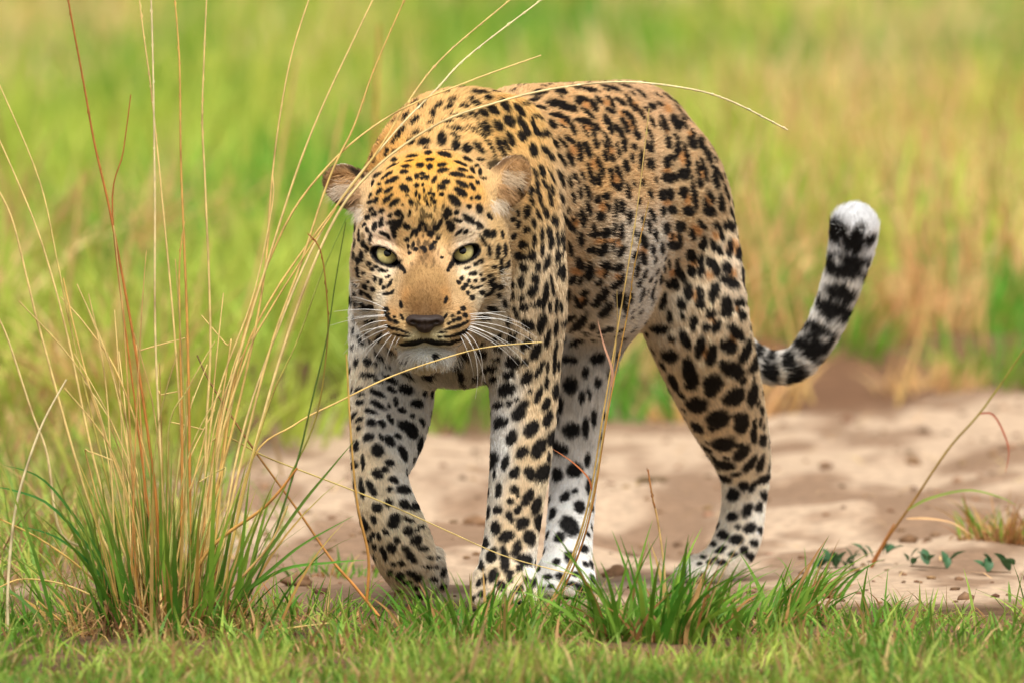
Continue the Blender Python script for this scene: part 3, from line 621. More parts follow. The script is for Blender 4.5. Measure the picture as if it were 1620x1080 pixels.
ANCH = [
 # px, py, r, g, b of the plain coat between the spots, its light and shade included
 (676,310,216,168,92),(676,255,224,168,78),(620,300,214,166,96),(740,295,214,166,96),(740,180,224,184,124),(660,190,220,178,118),(800,190,220,178,112),(620,230,216,166,98),
 (580,440,216,188,146),(570,390,214,182,134),(785,420,210,176,120),(790,370,210,172,112),(600,432,236,214,180),(748,432,236,212,172),(606,376,238,208,174),(738,370,232,208,174),
 (600,452,206,180,134),(584,425,208,176,126),(590,470,208,184,144),(750,452,206,176,128),(772,432,206,172,116),(780,460,208,184,144),(640,372,212,172,108),(700,368,212,172,108),(672,398,170,126,72),(672,375,192,146,84),(672,412,160,120,70),(672,340,214,172,100),(580,410,212,182,134),(765,395,210,174,116),(620,455,204,170,118),(725,455,204,168,114),
 (672,450,156,116,64),(672,486,114,82,44),(672,470,136,100,54),(640,470,184,134,70),(706,468,184,134,70),(660,486,122,84,40),(686,486,122,84,40),(655,470,156,116,64),(690,470,156,116,64),(672,425,166,128,74),(655,440,166,128,74),(690,440,166,128,74),(628,480,204,168,116),(722,478,204,168,116),(648,408,226,182,124),(700,405,226,182,124),(622,495,206,160,100),(730,492,206,160,100),
 (640,515,206,170,112),(712,515,206,170,112),(655,538,206,192,146),(692,538,206,192,146),(675,565,228,224,210),(640,570,222,218,210),(710,570,222,216,206),(590,500,226,216,200),(765,500,222,206,180),
 (600,470,216,200,172),(760,465,214,194,158),(575,520,214,206,192),(620,590,208,202,190),(740,590,196,186,166),(780,520,206,192,166),(780,580,214,206,192),
 (830,380,206,170,112),(840,300,206,168,114),(850,480,202,168,116),(870,420,206,172,118),(820,440,204,172,116),
 (920,170,218,178,128),(980,160,216,178,132),(940,260,208,168,116),(1000,260,206,170,124),(900,330,204,168,118),(930,390,198,164,118),(960,420,196,172,138),(910,450,194,172,140),(940,500,192,182,166),(1000,480,212,208,202),(990,420,204,188,166),(920,540,182,174,164),(960,560,170,162,154),
 (1050,180,208,172,132),(1090,240,208,176,134),(1090,320,206,174,130),(1140,320,206,178,140),(1110,420,212,182,136),(1160,440,212,186,150),(1110,500,216,186,140),(1060,420,208,180,138),(1030,440,208,200,188),(1020,490,214,210,202),(1060,480,212,192,160),
 (1035,570,220,216,206),(1055,620,220,214,204),(1090,690,222,214,204),(1130,590,218,194,150),(1170,560,214,186,140),(1160,660,214,190,150),(1195,640,218,196,156),(1130,740,224,214,196),(1180,760,222,208,182),(1165,830,222,208,184),(1140,850,226,216,198),(1200,830,228,220,206),(1095,905,228,220,206),(1150,890,220,204,178),
 (850,580,212,180,126),(850,640,218,182,122),(800,620,208,200,188),(785,660,206,202,198),(840,720,218,182,122),(785,720,220,218,214),(830,790,214,178,122),(775,780,216,206,190),(860,780,220,196,152),(810,850,212,178,122),(765,860,222,212,196),(800,910,212,182,130),(770,940,206,182,146),(845,900,228,220,206),(820,950,206,186,152),
 (930,610,206,204,200),(940,700,218,216,212),(905,740,222,220,217),(905,830,228,226,222),(930,860,228,224,220),(885,905,232,228,222),(910,590,192,184,172),
 (575,600,222,202,168),(640,620,210,204,194),(680,640,220,214,206),(562,680,222,194,146),(600,660,214,206,194),(640,700,218,214,206),(570,740,222,194,146),(600,770,222,200,158),(640,770,228,220,206),(580,820,218,190,140),(640,830,222,204,168),(682,850,226,218,206),(615,880,216,190,142),(660,910,204,184,150),(690,920,214,202,182),
 (1225,595,206,198,184),(1215,560,200,196,190),(1280,560,214,210,204),(1320,480,222,218,212),(1375,420,228,222,212),(1350,335,244,242,238),(1380,360,244,242,238),
]
A3, AC = [], []
for a in ANCH:
    h = shoot(a[0], a[1])
    if h is not None:
        c_ = np.array(srgb(*a[2:]))
        if 300 < a[1] <= 400 and a[0] > 880:
            c_ = c_ * .88 + np.array(srgb(238, 222, 190)) * .12
        if a[1] > 400 and not (550 < a[0] < 812 and a[1] < 600):
            c_ = c_ * .74 + np.array(srgb(238, 226, 204)) * .26
        if a[1] < 330:            # richer gold along the crown, neck and back
            l_ = c_ @ np.array((.3, .59, .11)); c_ = np.clip(l_ + (c_ - l_) * 1.16, .01, .95)
        A3.append(h[0]); AC.append(c_)
for p, c in (((1150, 420, 1000), (200, 170, 125)), ((1100, 320, 900), (205, 170, 120)), ((900, 530, 500), (215, 212, 205)), ((830, 530, 300), (215, 212, 205)), ((720, 200, 300), (215, 170, 110)), ((790, 300, 700), (205, 165, 110)), ((600, 400, 300), (205, 170, 115)), ((900, 300, 950), (205, 170, 120))):
    A3.append(W(*p)); AC.append(srgb(*c))
A3, AC = np.array(A3), np.array(AC)
_l = AC @ np.array((.3, .59, .11))
AC = _l[:, None] + (AC - _l[:, None]) * 0.91
AC = np.clip(AC * (1 + .16 * np.clip((AC.min(1) - .25) / .4, 0, 1))[:, None], 0, .93)          # fur between strands deepens the colour again; pale tones raised for sand-bounced light

def prim_weights(P, keys):
    """soft membership of points in the masses they lie on"""
    D = []
    for q in keys:
        D.append(np.maximum(SDF.dist(q, P[:, 0], P[:, 1], P[:, 2]), 0))
    D = np.array(D)
    Wt = np.exp(-(D - D.min(0)) / 0.010)
    return Wt / Wt.sum(0)
SOLID = FLOWS
CUTE = [q for q in body.p if q.get('sub') and q['reg'] == 'eye']
CUTM = [q for q in body.p if q.get('sub') and q['reg'] == 'mouth']
EARC = [q for q in body.p if q.get('sub') and q['reg'] == 'ear']

def cut_dist(P, cuts):
    d = np.full(len(P), 1.0)
    for q in cuts:
        d = np.minimum(d, np.abs(SDF.dist(q, P[:, 0], P[:, 1], P[:, 2])) if False else SDF.dist(q, P[:, 0], P[:, 1], P[:, 2]))
    return d

def coat(P, N):
    """coat colour at surface points"""
    col = np.zeros((len(P), 3))
    for s in range(0, len(P), 60000):
        Q = P[s:s + 60000]
        d2 = ((Q[:, None, :] - A3[None]) ** 2).sum(2)
        w = 1.0 / (d2 + 0.008 ** 2) ** 2.2
        col[s:s + 60000] = (w @ AC) / w.sum(1)[:, None]
    col *= (1 + 0.10 * wob(P, 130, 2.0))[:, None]
    # ears: rust rim, brown hollow with its shade painted in, black back with a pale bar
    pe = np.zeros(len(P))
    for q in SOLID:
        if q['reg'] == 'ear':
            e = SDF.dist(q, P[:, 0], P[:, 1], P[:, 2])
            wgt = np.clip(1 - np.maximum(e, 0) / 0.006, 0, 1)
            front = N @ q['rot'][2] if (q['rot'][2][1] < 0) else -(N @ q['rot'][2])
            loc = (P - q['c']) @ q['rot'].T / q['r']
            inner = np.array(srgb(112, 82, 60)); rim = np.array(srgb(204, 160, 106)); blk = np.array(srgb(30, 26, 24)); wht = np.array(srgb(232, 218, 196))
            cf = inner + (rim - inner) * np.clip(np.linalg.norm(loc[:, :2], axis=1)[:, None] * 1.6 - .6, 0, 1)
            er_ = np.linalg.norm(loc[:, :2], axis=1)
            cf = cf + (np.array(srgb(92, 64, 46)) - cf) * (np.clip((er_ - .84) * 8, 0, 1) * .8)[:, None]
            bar = np.clip((loc[:, 0] - 0.15) * 8, 0, 1) * np.clip((0.85 - loc[:, 0]) * 8, 0, 1)
            cb = blk + (wht - blk) * bar[:, None]
            ce = np.where((front > -0.15)[:, None], cf, cb)
            col = col * (1 - wgt[:, None]) + ce * wgt[:, None]
            pe = np.maximum(pe, wgt)
    heart = stamp(P, N, hearts3d, soft=.4, jitter=.15)
    tan = np.array(srgb(196, 138, 78))
    col = col + (tan - col) * (heart * .85)[:, None]
    m = stamp(P, N, spots3d) * (1 - pe)
    tl = (P[:, 0] > W(1206, 0, 1000)[0]) & (P[:, 1] > DIST + .55)
    m = np.where(tl, m * np.clip(1.75 + 1.5 * wob(P, 170, 5.0) + .35 * wob(P, 520, 2.0), 0, 1), m)      # tail blotches broken by pale hair
    blk = np.array((0.006, 0.005, 0.005))
    col = col + (blk - col) * (m * .99)[:, None]
    me_ = stamp(P, N, ears3d, soft=.3)
    col = col + (blk - col) * (me_ * .9)[:, None]
    ce = cut_dist(P, CUTE)
    w = np.clip((5.2 * U - ce) / (2.0 * U), 0, 1)
    col = col + (np.array((0.008, 0.007, 0.007)) - col) * w[:, None]
    cm = cut_dist(P, CUTM)
    w = np.clip((5.5 * U - cm) / (2 * U), 0, 1)
    col = col + (np.array((0.006, 0.005, 0.005)) - col) * w[:, None]
    return np.clip(col, 0.004, 0.95), ce, cm

bcol, bce, bcm = coat(BV, BN)
ca_ = me_body.color_attributes.new('col', 'FLOAT_COLOR', 'POINT')
c4 = np.ones((nv, 4), np.float32); c4[:, :3] = bcol
ca_.data.foreach_set('color', c4.ravel())
me_body.materials.append(attr_mat('coat_skin', 0.8, 0.15, 0.12, 900))
print('coat', round(time.time() - T0, 1))

# ------------------------------------------------------------------ fur
tri = BV[BT]
nrm_t = np.cross(tri[:, 1] - tri[:, 0], tri[:, 2] - tri[:, 0])
area = 0.5 * np.linalg.norm(nrm_t, axis=1)
cen = tri.mean(1)
dens = np.ones(len(BT))
hd = np.linalg.norm(cen - HEADC, axis=1)
dens[(hd < 0.2) & (cen[:, 1] < DIST - .05)] = 2.3
facing = (BN[BT[:, 0]] * (CAMP - cen)).sum(1) > -4.0
dens[~facing] = 0.45
NH = 430000
pr = area * dens
ti = rng.choice(len(BT), NH, p=pr / pr.sum())
r1, r2_ = np.sqrt(rng.random(NH)), rng.random(NH)
bary = np.stack([1 - r1, r1 * (1 - r2_), r1 * r2_], 1)
HP = (tri[ti] * bary[:, :, None]).sum(1)
HN = (BN[BT[ti]] * bary[:, :, None]).sum(1)
HN /= np.linalg.norm(HN, axis=1)[:, None]
flow = np.zeros((NH, 3)); flen = np.zeros(NH)
for s in range(0, NH, 60000):
    wt = prim_weights(HP[s:s + 60000], SOLID)
    flow[s:s + 60000] = wt.T @ np.array([q['flow'] for q in SOLID])
    flen[s:s + 60000] = wt.T @ np.array([float(q['fur']) for q in SOLID])
# over the face the fur runs away from the nose
hd = np.linalg.norm(HP - HEADC, axis=1)
fw = np.clip((0.15 - hd) / 0.05, 0, 1)
away = HP - NOSE
away /= np.linalg.norm(away, axis=1)[:, None]
flow = flow * (1 - fw * .7)[:, None] + away * (fw * .7)[:, None]
flow += rng.normal(0, 0.16, (NH, 3))
flow -= HN * (flow * HN).sum(1)[:, None]
flow /= np.maximum(np.linalg.norm(flow, axis=1), 1e-6)[:, None]
L = (flen * 1.35 + 1.0) * U * rng.uniform(0.6, 1.3, NH)
hcol, hce, hcm = coat(HP + flow * (L * 0.45)[:, None], HN)
_, hce0, hcm0 = hcol, cut_dist(HP, CUTE), cut_dist(HP, CUTM)
keep = (hce0 > 3.2 * U) & (hcm0 > 4.5 * U)
HP, HN, flow, L, hcol = HP[keep], HN[keep], flow[keep], L[keep], hcol[keep]
lift = rng.uniform(0.25, 0.70, len(HP))
K = 4
def strands(P0, N0, D0, L0, lift, sag=0.0):
    t = np.linspace(0, 1, K)[None, :, None]
    up = N0[:, None, :] * (lift[:, None, None] * (t - 0.55 * t * t))
    pts = P0[:, None, :] - N0[:, None, :] * 0.0006 + L0[:, None, None] * (D0[:, None, :] * t * (0.75 + .25 * t) + up)
    if sag:
        pts[:, :, 2] -= (t[:, :, 0] ** 2) * L0[:, None] * sag
    return pts
pts = strands(HP, HN, flow, L, lift)
rad = np.full(len(HP), 0.00032)
cols = hcol * np.clip(rng.normal(1, .17, len(HP)), .55, 1.5)[:, None]

# long tufts: ears, ruff, chin, tail tip
def tuft(px, py, rx, ry, n, d, ln, c, spread=.25):
    P_, N_, D_, L_, C_ = [], [], [], [], []
    for _ in range(n):
        h = shoot(px + rng.uniform(-rx, rx), py + rng.uniform(-ry, ry))
        if h is None:
            continue
        v = dirv(d[0] + rng.normal(0, spread), d[1] + rng.normal(0, spread), d[2] + rng.normal(0, spread))
        P_.append(h[0]); N_.append(h[1]); D_.append(v); L_.append(ln * U * rng.uniform(.6, 1.2)); C_.append(np.array(srgb(*c)) * rng.uniform(.85, 1.1))
    return [np.array(x) for x in (P_, N_, D_, L_, C_)]
TUFTS = [tuft(550, 298, 14, 9, 230, (-.9, .25, -.4), 27, (226, 208, 182), .3), tuft(562, 302, 12, 12, 140, (-.8, .35, -.4), 24, (196, 158, 118), .3),
         tuft(566, 336, 12, 10, 170, (-.7, .6, -.3), 17, (228, 212, 188), .35), tuft(552, 284, 14, 7, 120, (-.8, .3, -.3), 20, (206, 164, 114), .3),
         tuft(804, 280, 13, 11, 220, (.85, .25, -.4), 25, (220, 196, 162), .3), tuft(795, 300, 12, 10, 150, (.7, .45, -.4), 22, (198, 158, 112), .3),
         tuft(786, 322, 13, 10, 190, (.5, .75, -.3), 17, (230, 214, 188), .35), tuft(812, 262, 9, 11, 120, (.5, .5, -.4), 19, (204, 160, 108), .3),
         tuft(565, 452, 6, 10, 60, (-.8, .3, .1), 10, (232, 220, 200), .4), tuft(795, 440, 6, 12, 70, (.8, -.2, .1), 11, (232, 218, 196), .4),
         tuft(676, 564, 30, 7, 260, (0, 1, -.02), 15, (224, 220, 208), .3), tuft(640, 567, 16, 8, 120, (-.35, 1, 0), 17, (222, 218, 208), .3), tuft(712, 564, 16, 8, 120, (.35, 1, 0), 17, (222, 218, 208), .3),
         tuft(1352, 345, 30, 22, 500, (.1, -.5, -.3), 14, (246, 244, 240), .6)]
for P_, N_, D_, L_, C_ in TUFTS:
    if len(P_) == 0:
        continue
    pts = np.concatenate([pts, strands(P_, N_, D_, L_, np.full(len(P_), .2), .15)])
    rad = np.concatenate([rad, np.full(len(P_), .00022)]); cols = np.concatenate([cols, C_])
nh = len(pts)
fur = bpy.data.hair_curves.new('fur')
fur.add_curves([K] * nh)
fur.attributes['position'].data.foreach_set('vector', pts.astype(np.float32).ravel())
ra_ = fur.attributes.get('radius') or fur.attributes.new('radius', 'FLOAT', 'POINT')
taper = np.array([1.0, 0.95, 0.7, 0.15])
ra_.data.foreach_set('value', (rad[:, None] * taper[None]).astype(np.float32).ravel())
fc = fur.attributes.new('col', 'FLOAT_COLOR', 'CURVE')
c4 = np.ones((nh, 4), np.float32); c4[:, :3] = np.clip(cols, 0.003, 0.95)
fc.data.foreach_set('color', c4.ravel())
fur.materials.append(attr_mat('fur_strands', 0.6, 0.10))
fur_o = link('fur', fur, leopard)
fur_o['kind'] = 'stuff'
scene.cycles_curves.shape = 'RIBBONS'
print('fur', nh, round(time.time() - T0, 1))

# ------------------------------------------------------------------ eyes, nose, whiskers
def eye_mat():
    return attr_mat('eye_surface', 0.10, 0.35)
EYE_M = eye_mat()
def make_eye(px, py, z, rad_px, look):
    r = rad_px * U; c = W(px, py, z)
    look = np.array(look) / np.linalg.norm(look)
    x = np.cross(look, (0, 0, 1)); x /= np.linalg.norm(x); y = np.cross(x, look)
    def dome(name, s0, s1, k, colf, parent, n1=14, n2=64):
        th0, th1 = math.asin(min(s0 / rad_px, 1)), (math.asin(s1 / rad_px) if s1 < rad_px else math.pi)
        V, Cc, F = [], [], []
        for i in range(n1 + 1):
            th = th0 + (th1 - th0) * i / n1
            for j in range(n2):
                ph = 2 * math.pi * j / n2
                V.append(c + r * k * (look * math.cos(th) + math.sin(th) * (x * math.cos(ph) + y * math.sin(ph))))
                Cc.append(colf(i / n1, ph))
        for i in range(n1):
            for j in range(n2):
                F.append((i * n2 + j, (i + 1) * n2 + j, (i + 1) * n2 + (j + 1) % n2, i * n2 + (j + 1) % n2))
        return link(name, np_mesh(name, np.array(V), np.array(F), EYE_M, True, np.array(Cc)), parent)
    eye = dome('eye', 0, 99, 1.0, lambda t, ph: np.array((.010, .008, .008)), leopard, 32)
    def iris(k, ph):
        cl = np.array(srgb(218, 200, 112)) * (1 - k) + np.array(srgb(242, 228, 158)) * k
        cl = cl * (1 + .14 * math.sin(ph * 23 + 2 * math.sin(ph * 7)) * (1 - k * .5))
        return cl * .85 * (1 - max(0, k - .78) * 3.6)
    dome('iris', 0, 17.0, 1.003, iris, eye)
    dome('pupil', 0, 5.9, 1.006, lambda t, ph: np.array((.003, .003, .003)), eye, 6)
    return eye
e1 = make_eye(613, 403, EYE_Z, 25, (CAMP - W(613, 403, EYE_Z)) / 20 + np.array((0, 0, .10)))
e2 = make_eye(732, 399, EYE_Z, 25, (CAMP - W(732, 399, EYE_Z)) / 20 + np.array((0, 0, .10)))

nz = SDF()
def NE(c, r, k, sub=False):
    nz.ell(W(*c), (r[0] * U, r[2] * U, r[1] * U), k * U, sub=sub)
NE((672, 507, NOSE_Z), (25, 9, 18), 3)
NE((655, 507, NOSE_Z + 4), (13, 9, 15), 6); NE((690, 507, NOSE_Z + 4), (13, 9, 15), 6)
NE((672, 517, NOSE_Z), (13, 10, 15), 6)
for s in (-1, 1):
    NE((672 + s * 12, 513, NOSE_Z - 18), (6, 3.5, 9), 3, True)
    NE((672 + s * 19, 510, NOSE_Z - 15), (5, 2.6, 9), 3, True)
NE((672, 518, NOSE_Z - 17), (1.4, 9, 4), 3, True)
lo, hi = W(640, 540, NOSE_Z - 40), W(705, 490, NOSE_Z + 30)
Fn, an = nz.grid(np.minimum(lo, hi) - .004, np.maximum(lo, hi) + .004, 0.0011)
NV, NF = surface_nets(Fn, an, 0.0011)
mn, nt_, b_ = new_mat('nose_leather')
b_.inputs['Base Color'].default_value = (0.034, 0.021, 0.016, 1)
b_.inputs['Roughness'].default_value = 0.55
b_.inputs['Specular IOR Level'].default_value = .3
_n = nt_.nodes.new('ShaderNodeTexVoronoi'); _n.inputs['Scale'].default_value = 900
_tc = nt_.nodes.new('ShaderNodeTexCoord'); nt_.links.new(_tc.outputs['Object'], _n.inputs['Vector'])
_b = nt_.nodes.new('ShaderNodeBump'); _b.inputs['Strength'].default_value = .25; _b.inputs['Distance'].default_value = .0006
nt_.links.new(_n.outputs['Distance'], _b.inputs['Height']); nt_.links.new(_b.outputs[0], b_.inputs['Normal'])
link('nose', np_mesh('nose', NV, NF, mn), leopard)

def tube(pts, r0, r1, sides=5):
    pts = np.asarray(pts); n = len(pts)
    tg = np.gradient(pts, axis=0); tg /= np.linalg.norm(tg, axis=1)[:, None]
    up = np.array((0.31, 0.17, 0.93))
    a = np.cross(tg, up); a /= np.linalg.norm(a, axis=1)[:, None]
    b = np.cross(tg, a)
    rr = (np.linspace(r0, r1, n) if np.isscalar(r0) else np.asarray(r0))[:, None, None]
    ang = np.linspace(0, 2 * math.pi, sides, endpoint=False)
    V = pts[:, None, :] + rr * (a[:, None, :] * np.cos(ang)[None, :, None] + b[:, None, :] * np.sin(ang)[None, :, None])
    i = np.arange(n - 1)[:, None] * sides; j = np.arange(sides)[None]
    F = np.stack([i + j, i + (j + 1) % sides, i + sides + (j + 1) % sides, i + sides + j], 2).reshape(-1, 4)
    return V.reshape(-1, 3), F
def bez(p0, p1, p2, n=10):
    t = np.linspace(0, 1, n)[:, None]
    return (1 - t) ** 2 * p0 + 2 * t * (1 - t) * p1 + t * t * p2
WM = flat_mat('whisker_white', srgb(244, 240, 232), .45, .4)
WHISK = [  # root, bend, tip in the photograph
 (612,492,575,486,528,493),(610,500,575,498,522,515),(612,507,570,506,545,545),(614,513,575,520,543,560),(612,520,580,530,552,556),(616,524,590,540,568,578),(620,528,600,552,582,586),(626,530,612,556,607,585),(632,533,622,548,624,560),(610,497,580,500,548,503),(608,488,590,476,560,470),(614,518,585,516,550,535),(618,527,590,536,566,566),
 (742,497,790,488,838,520),(744,502,800,496,850,535),(745,510,800,508,850,545),(742,514,795,530,836,580),(738,520,790,540,820,578),(736,524,770,545,762,608),(734,526,765,560,752,630),(730,528,755,545,768,605),(744,506,790,500,826,512),(743,511,800,520,842,552),(740,518,775,530,806,556),(728,530,745,560,750,598),(744,500,780,492,800,494),(741,516,790,528,830,560)]
for w_ in WHISK:
    h = shoot(w_[0], w_[1])
    if h is None:
        continue
    z0 = (h[0][1] - DIST) / U
    P0 = h[0] - h[1] * .002; P1 = W(w_[2], w_[3], z0 - 6); P2 = W(w_[4], w_[5], z0 + 25)
    V, F = tube(bez(P0, P1, P2), .00050, .00014, 5)
    link('whisker', np_mesh('whisker', V, F, WM), leopard)
print('leopard done', round(time.time() - T0, 1))
# ------------------------------------------------------------------ the place: ground, sandy track, grasses
def vnoise(x, y, f, seed=0):
    """smooth value noise in 0..1"""
    x = np.asarray(x, float) * f + seed * 17.3; y = np.asarray(y, float) * f + seed * 9.1
    xi, yi = np.floor(x).astype(np.int64), np.floor(y).astype(np.int64)
    fx, fy = x - xi, y - yi
    fx = fx * fx * (3 - 2 * fx); fy = fy * fy * (3 - 2 * fy)
    def h(a, b):
        n = (a * 374761393 + b * 668265263 + seed * 1442695) & 0x7fffffff
        n = ((n ^ (n >> 13)) * 1274126177) & 0x7fffffff
        return ((n ^ (n >> 16)) & 0xffff) / 65535.0
    return (h(xi, yi) * (1 - fx) + h(xi + 1, yi) * fx) * (1 - fy) + (h(xi, yi + 1) * (1 - fx) + h(xi + 1, yi + 1) * fx) * fy
def fbm(x, y, f, seed=0, o=3):
    return sum(vnoise(x, y, f * 2 ** i, seed + i * 5) * .5 ** i for i in range(o)) / sum(.5 ** i for i in range(o))
def sstep(a, b, v):
    t = np.clip((v - a) / (b - a), 0, 1)
    return t * t * (3 - 2 * t)

PAWS = [W(797, 960, -30), W(894, 940, 365), W(1115, 915, 905)]
def near_edge(x):
    return 20.12 + 0.16 * (fbm(x, x * 0, 1.7, 4) - .5) + np.where(x < -.25, 0.25 * sstep(-.25, -.6, x), 0)
def far_edge(x):
    return np.interp(x, [-2, -.47, -.32, .2, .5, 2], [24.0, 24.3, 25.4, 26.6, 26.9, 27.3]) + 1.0 * (fbm(x, x * 0, 2.2, 8) - .5)
def sand_mask(x, y):
    w = fbm(x, y, 4.0, 21) - .5
    m = sstep(-.10, .12, y - near_edge(x) + w * .35) * sstep(-.35, .35, far_edge(x) - y + w * .6)
    return m
def gz(x, y):
    x = np.asarray(x, float); y = np.asarray(y, float)
    rough = 0.040 * sstep(20.9, 22.0, y) + 0.010
    z = (fbm(x, y * .55, 3.2, 31, 3) - .5) * 2 * rough + (fbm(x, y, 11, 37, 2) - .5) * 0.010
    z += 0.10 * sstep(-.1, .9, y - far_edge(x))
    for p in PAWS:
        d = np.hypot(x - p[0], y - p[1])
        z = z * sstep(.06, .20, d)
    return z * sstep(2500, 300, y)

def axis(parts):
    out = []
    for a, b, s in parts:
        out.append(np.arange(a, b, s))
    return np.concatenate(out + [[parts[-1][1]]])
gy = axis([(-30, 10, 8), (10, 17.5, .5), (17.5, 22.5, .02), (22.5, 29.5, .04), (29.5, 34, .25), (34, 110, 2.0), (110, 600, 40), (600, 3000, 300)])
gx = axis([(-1500, -300, 200), (-300, -30, 30), (-30, -4, 1.5), (-4, -1.5, .1), (-1.5, 1.5, .02), (1.5, 4, .1), (4, 30, 1.5), (30, 300, 30), (300, 1500, 200)])
GX, GY = np.meshgrid(gx, gy, indexing='xy')
GZ = gz(GX, GY)
nx, ny = len(gx), len(gy)
ii = (np.arange(ny - 1)[:, None] * nx + np.arange(nx - 1)[None]).ravel()
GF = np.stack([ii, ii + 1, ii + nx + 1, ii + nx], 1)
sm = sand_mask(GX, GY).ravel()
fx, fy = GX.ravel(), GY.ravel()
SAND = np.array(srgb(186, 160, 133)); SANDD = np.array(srgb(120, 90, 66)); SOIL = np.array(srgb(120, 92, 66)); TURF = np.array(srgb(118, 122, 58))
pat = sstep(.47, .63, fbm(fx * 1.7, fy * .42, 3.6, 51, 4))
pat2 = sstep(.52, .70, fbm(fx * 1.4, fy * .5, 9.0, 61, 3)) * .7
sc_ = SAND + (SANDD - SAND) * np.clip(np.maximum(pat * .75, pat2), 0, 1)[:, None]
so = SOIL + (np.array(srgb(84, 64, 46)) - SOIL) * sstep(.35, .65, fbm(fx, fy, 7.0, 71))[:, None]
bank = (sstep(.05, .35, fx) * sstep(-.5, .1, fy - far_edge(fx)) * sstep(2.2, .9, fy - far_edge(fx)))[:, None]
so = so * (1 - bank) + np.array(srgb(112, 82, 60)) * bank
far_t = sstep(28.5, 32, fy)[:, None]
so = so * (1 - far_t) + np.array(srgb(168, 166, 84)) * far_t
gcol = so * (1 - sm)[:, None] + sc_ * sm[:, None]
gmat = attr_mat('ground_soil', 0.95, 0.1, 0.22, 55)
nt_ = gmat.node_tree
_tc = nt_.nodes.new('ShaderNodeTexCoord')
_no = nt_.nodes.new('ShaderNodeTexNoise'); _no.inputs['Scale'].default_value = 130; _no.inputs['Detail'].default_value = 6
_bp = nt_.nodes.new('ShaderNodeBump'); _bp.inputs['Strength'].default_value = .7; _bp.inputs['Distance'].default_value = .006
nt_.links.new(_tc.outputs['Object'], _no.inputs['Vector']); nt_.links.new(_no.outputs['Fac'], _bp.inputs['Height'])
nt_.links.new(_bp.outputs[0], nt_.nodes['Principled BSDF'].inputs['Normal'])
gme = np_mesh('ground', np.stack([fx, fy, GZ.ravel()], 1), GF, gmat, True, gcol)
ground = link('ground', gme)
tag(ground, 'pale sandy track crossing grassy ground under and behind the leopard', kind='structure')

GRASS_M = attr_mat('grass_blade', 0.55, 0.25, 0.16, 35, trans=0.38)
STRAW_M = attr_mat('dry_straw', 0.6, 0.25, 0.22, 60, trans=0.15)

def blade_arrays(root, h, az, lean, wid, col, seg=4, curl=0.5, tipcol=None):
    """ribbon blades: root (N,3), height, azimuth of the lean, lean 0..1, width, colour"""
    n = len(root)
    t = np.linspace(0, 1, seg + 1)[None, :]
    hx, hy = np.cos(az)[:, None], np.sin(az)[:, None]
    out = (lean * h)[:, None] * (t * (1 - curl) + curl * t * t)
    up = h[:, None] * (t - 0.55 * (lean[:, None] ** 1.5) * t * t)
    P = root[:, None, :] + np.stack([out * hx, out * hy, up], 2)
    fa = rng.uniform(0, math.pi, n)
    sx, sy = np.cos(fa)[:, None], np.sin(fa)[:, None]
    w = wid[:, None] * 0.5 * np.clip(1.02 - t ** 2.2, 0.04, 1) * np.clip(.6 + t * 2, 0, 1)
    S = np.stack([sx * w, sy * w, 0 * w], 2)
    V = np.stack([P - S, P + S], 2).reshape(-1, 3)
    base = (np.arange(n) * 2 * (seg + 1))[:, None] + 2 * np.arange(seg)[None]
    F = np.stack([base, base + 1, base + 3, base + 2], 2).reshape(-1, 4)
    Cc = np.repeat(col, 2 * (seg + 1), axis=0)
    if tipcol is not None:
        tt = np.tile(np.repeat(t[0], 2), n)[:, None]
        Cc = Cc * (1 - tt ** 3) + np.repeat(tipcol, 2 * (seg + 1), axis=0) * tt ** 3
    return V, F, Cc

def merge(parts):
    V, F, Cc, o = [], [], [], 0
    for v, f, c in parts:
        V.append(v); F.append(f + o); Cc.append(c); o += len(v)
    return np.concatenate(V), np.concatenate(F), np.concatenate(Cc)

def mixc(a, b, t):
    return np.array(srgb(*a))[None] * (1 - t)[:, None] + np.array(srgb(*b))[None] * t[:, None]
def jit(c, s=.2):
    return np.clip(c * rng.uniform(1 - s, 1 + s, (len(c), 1)) * rng.uniform(1 - s * .4, 1 + s * .4, c.shape), .005, .9)

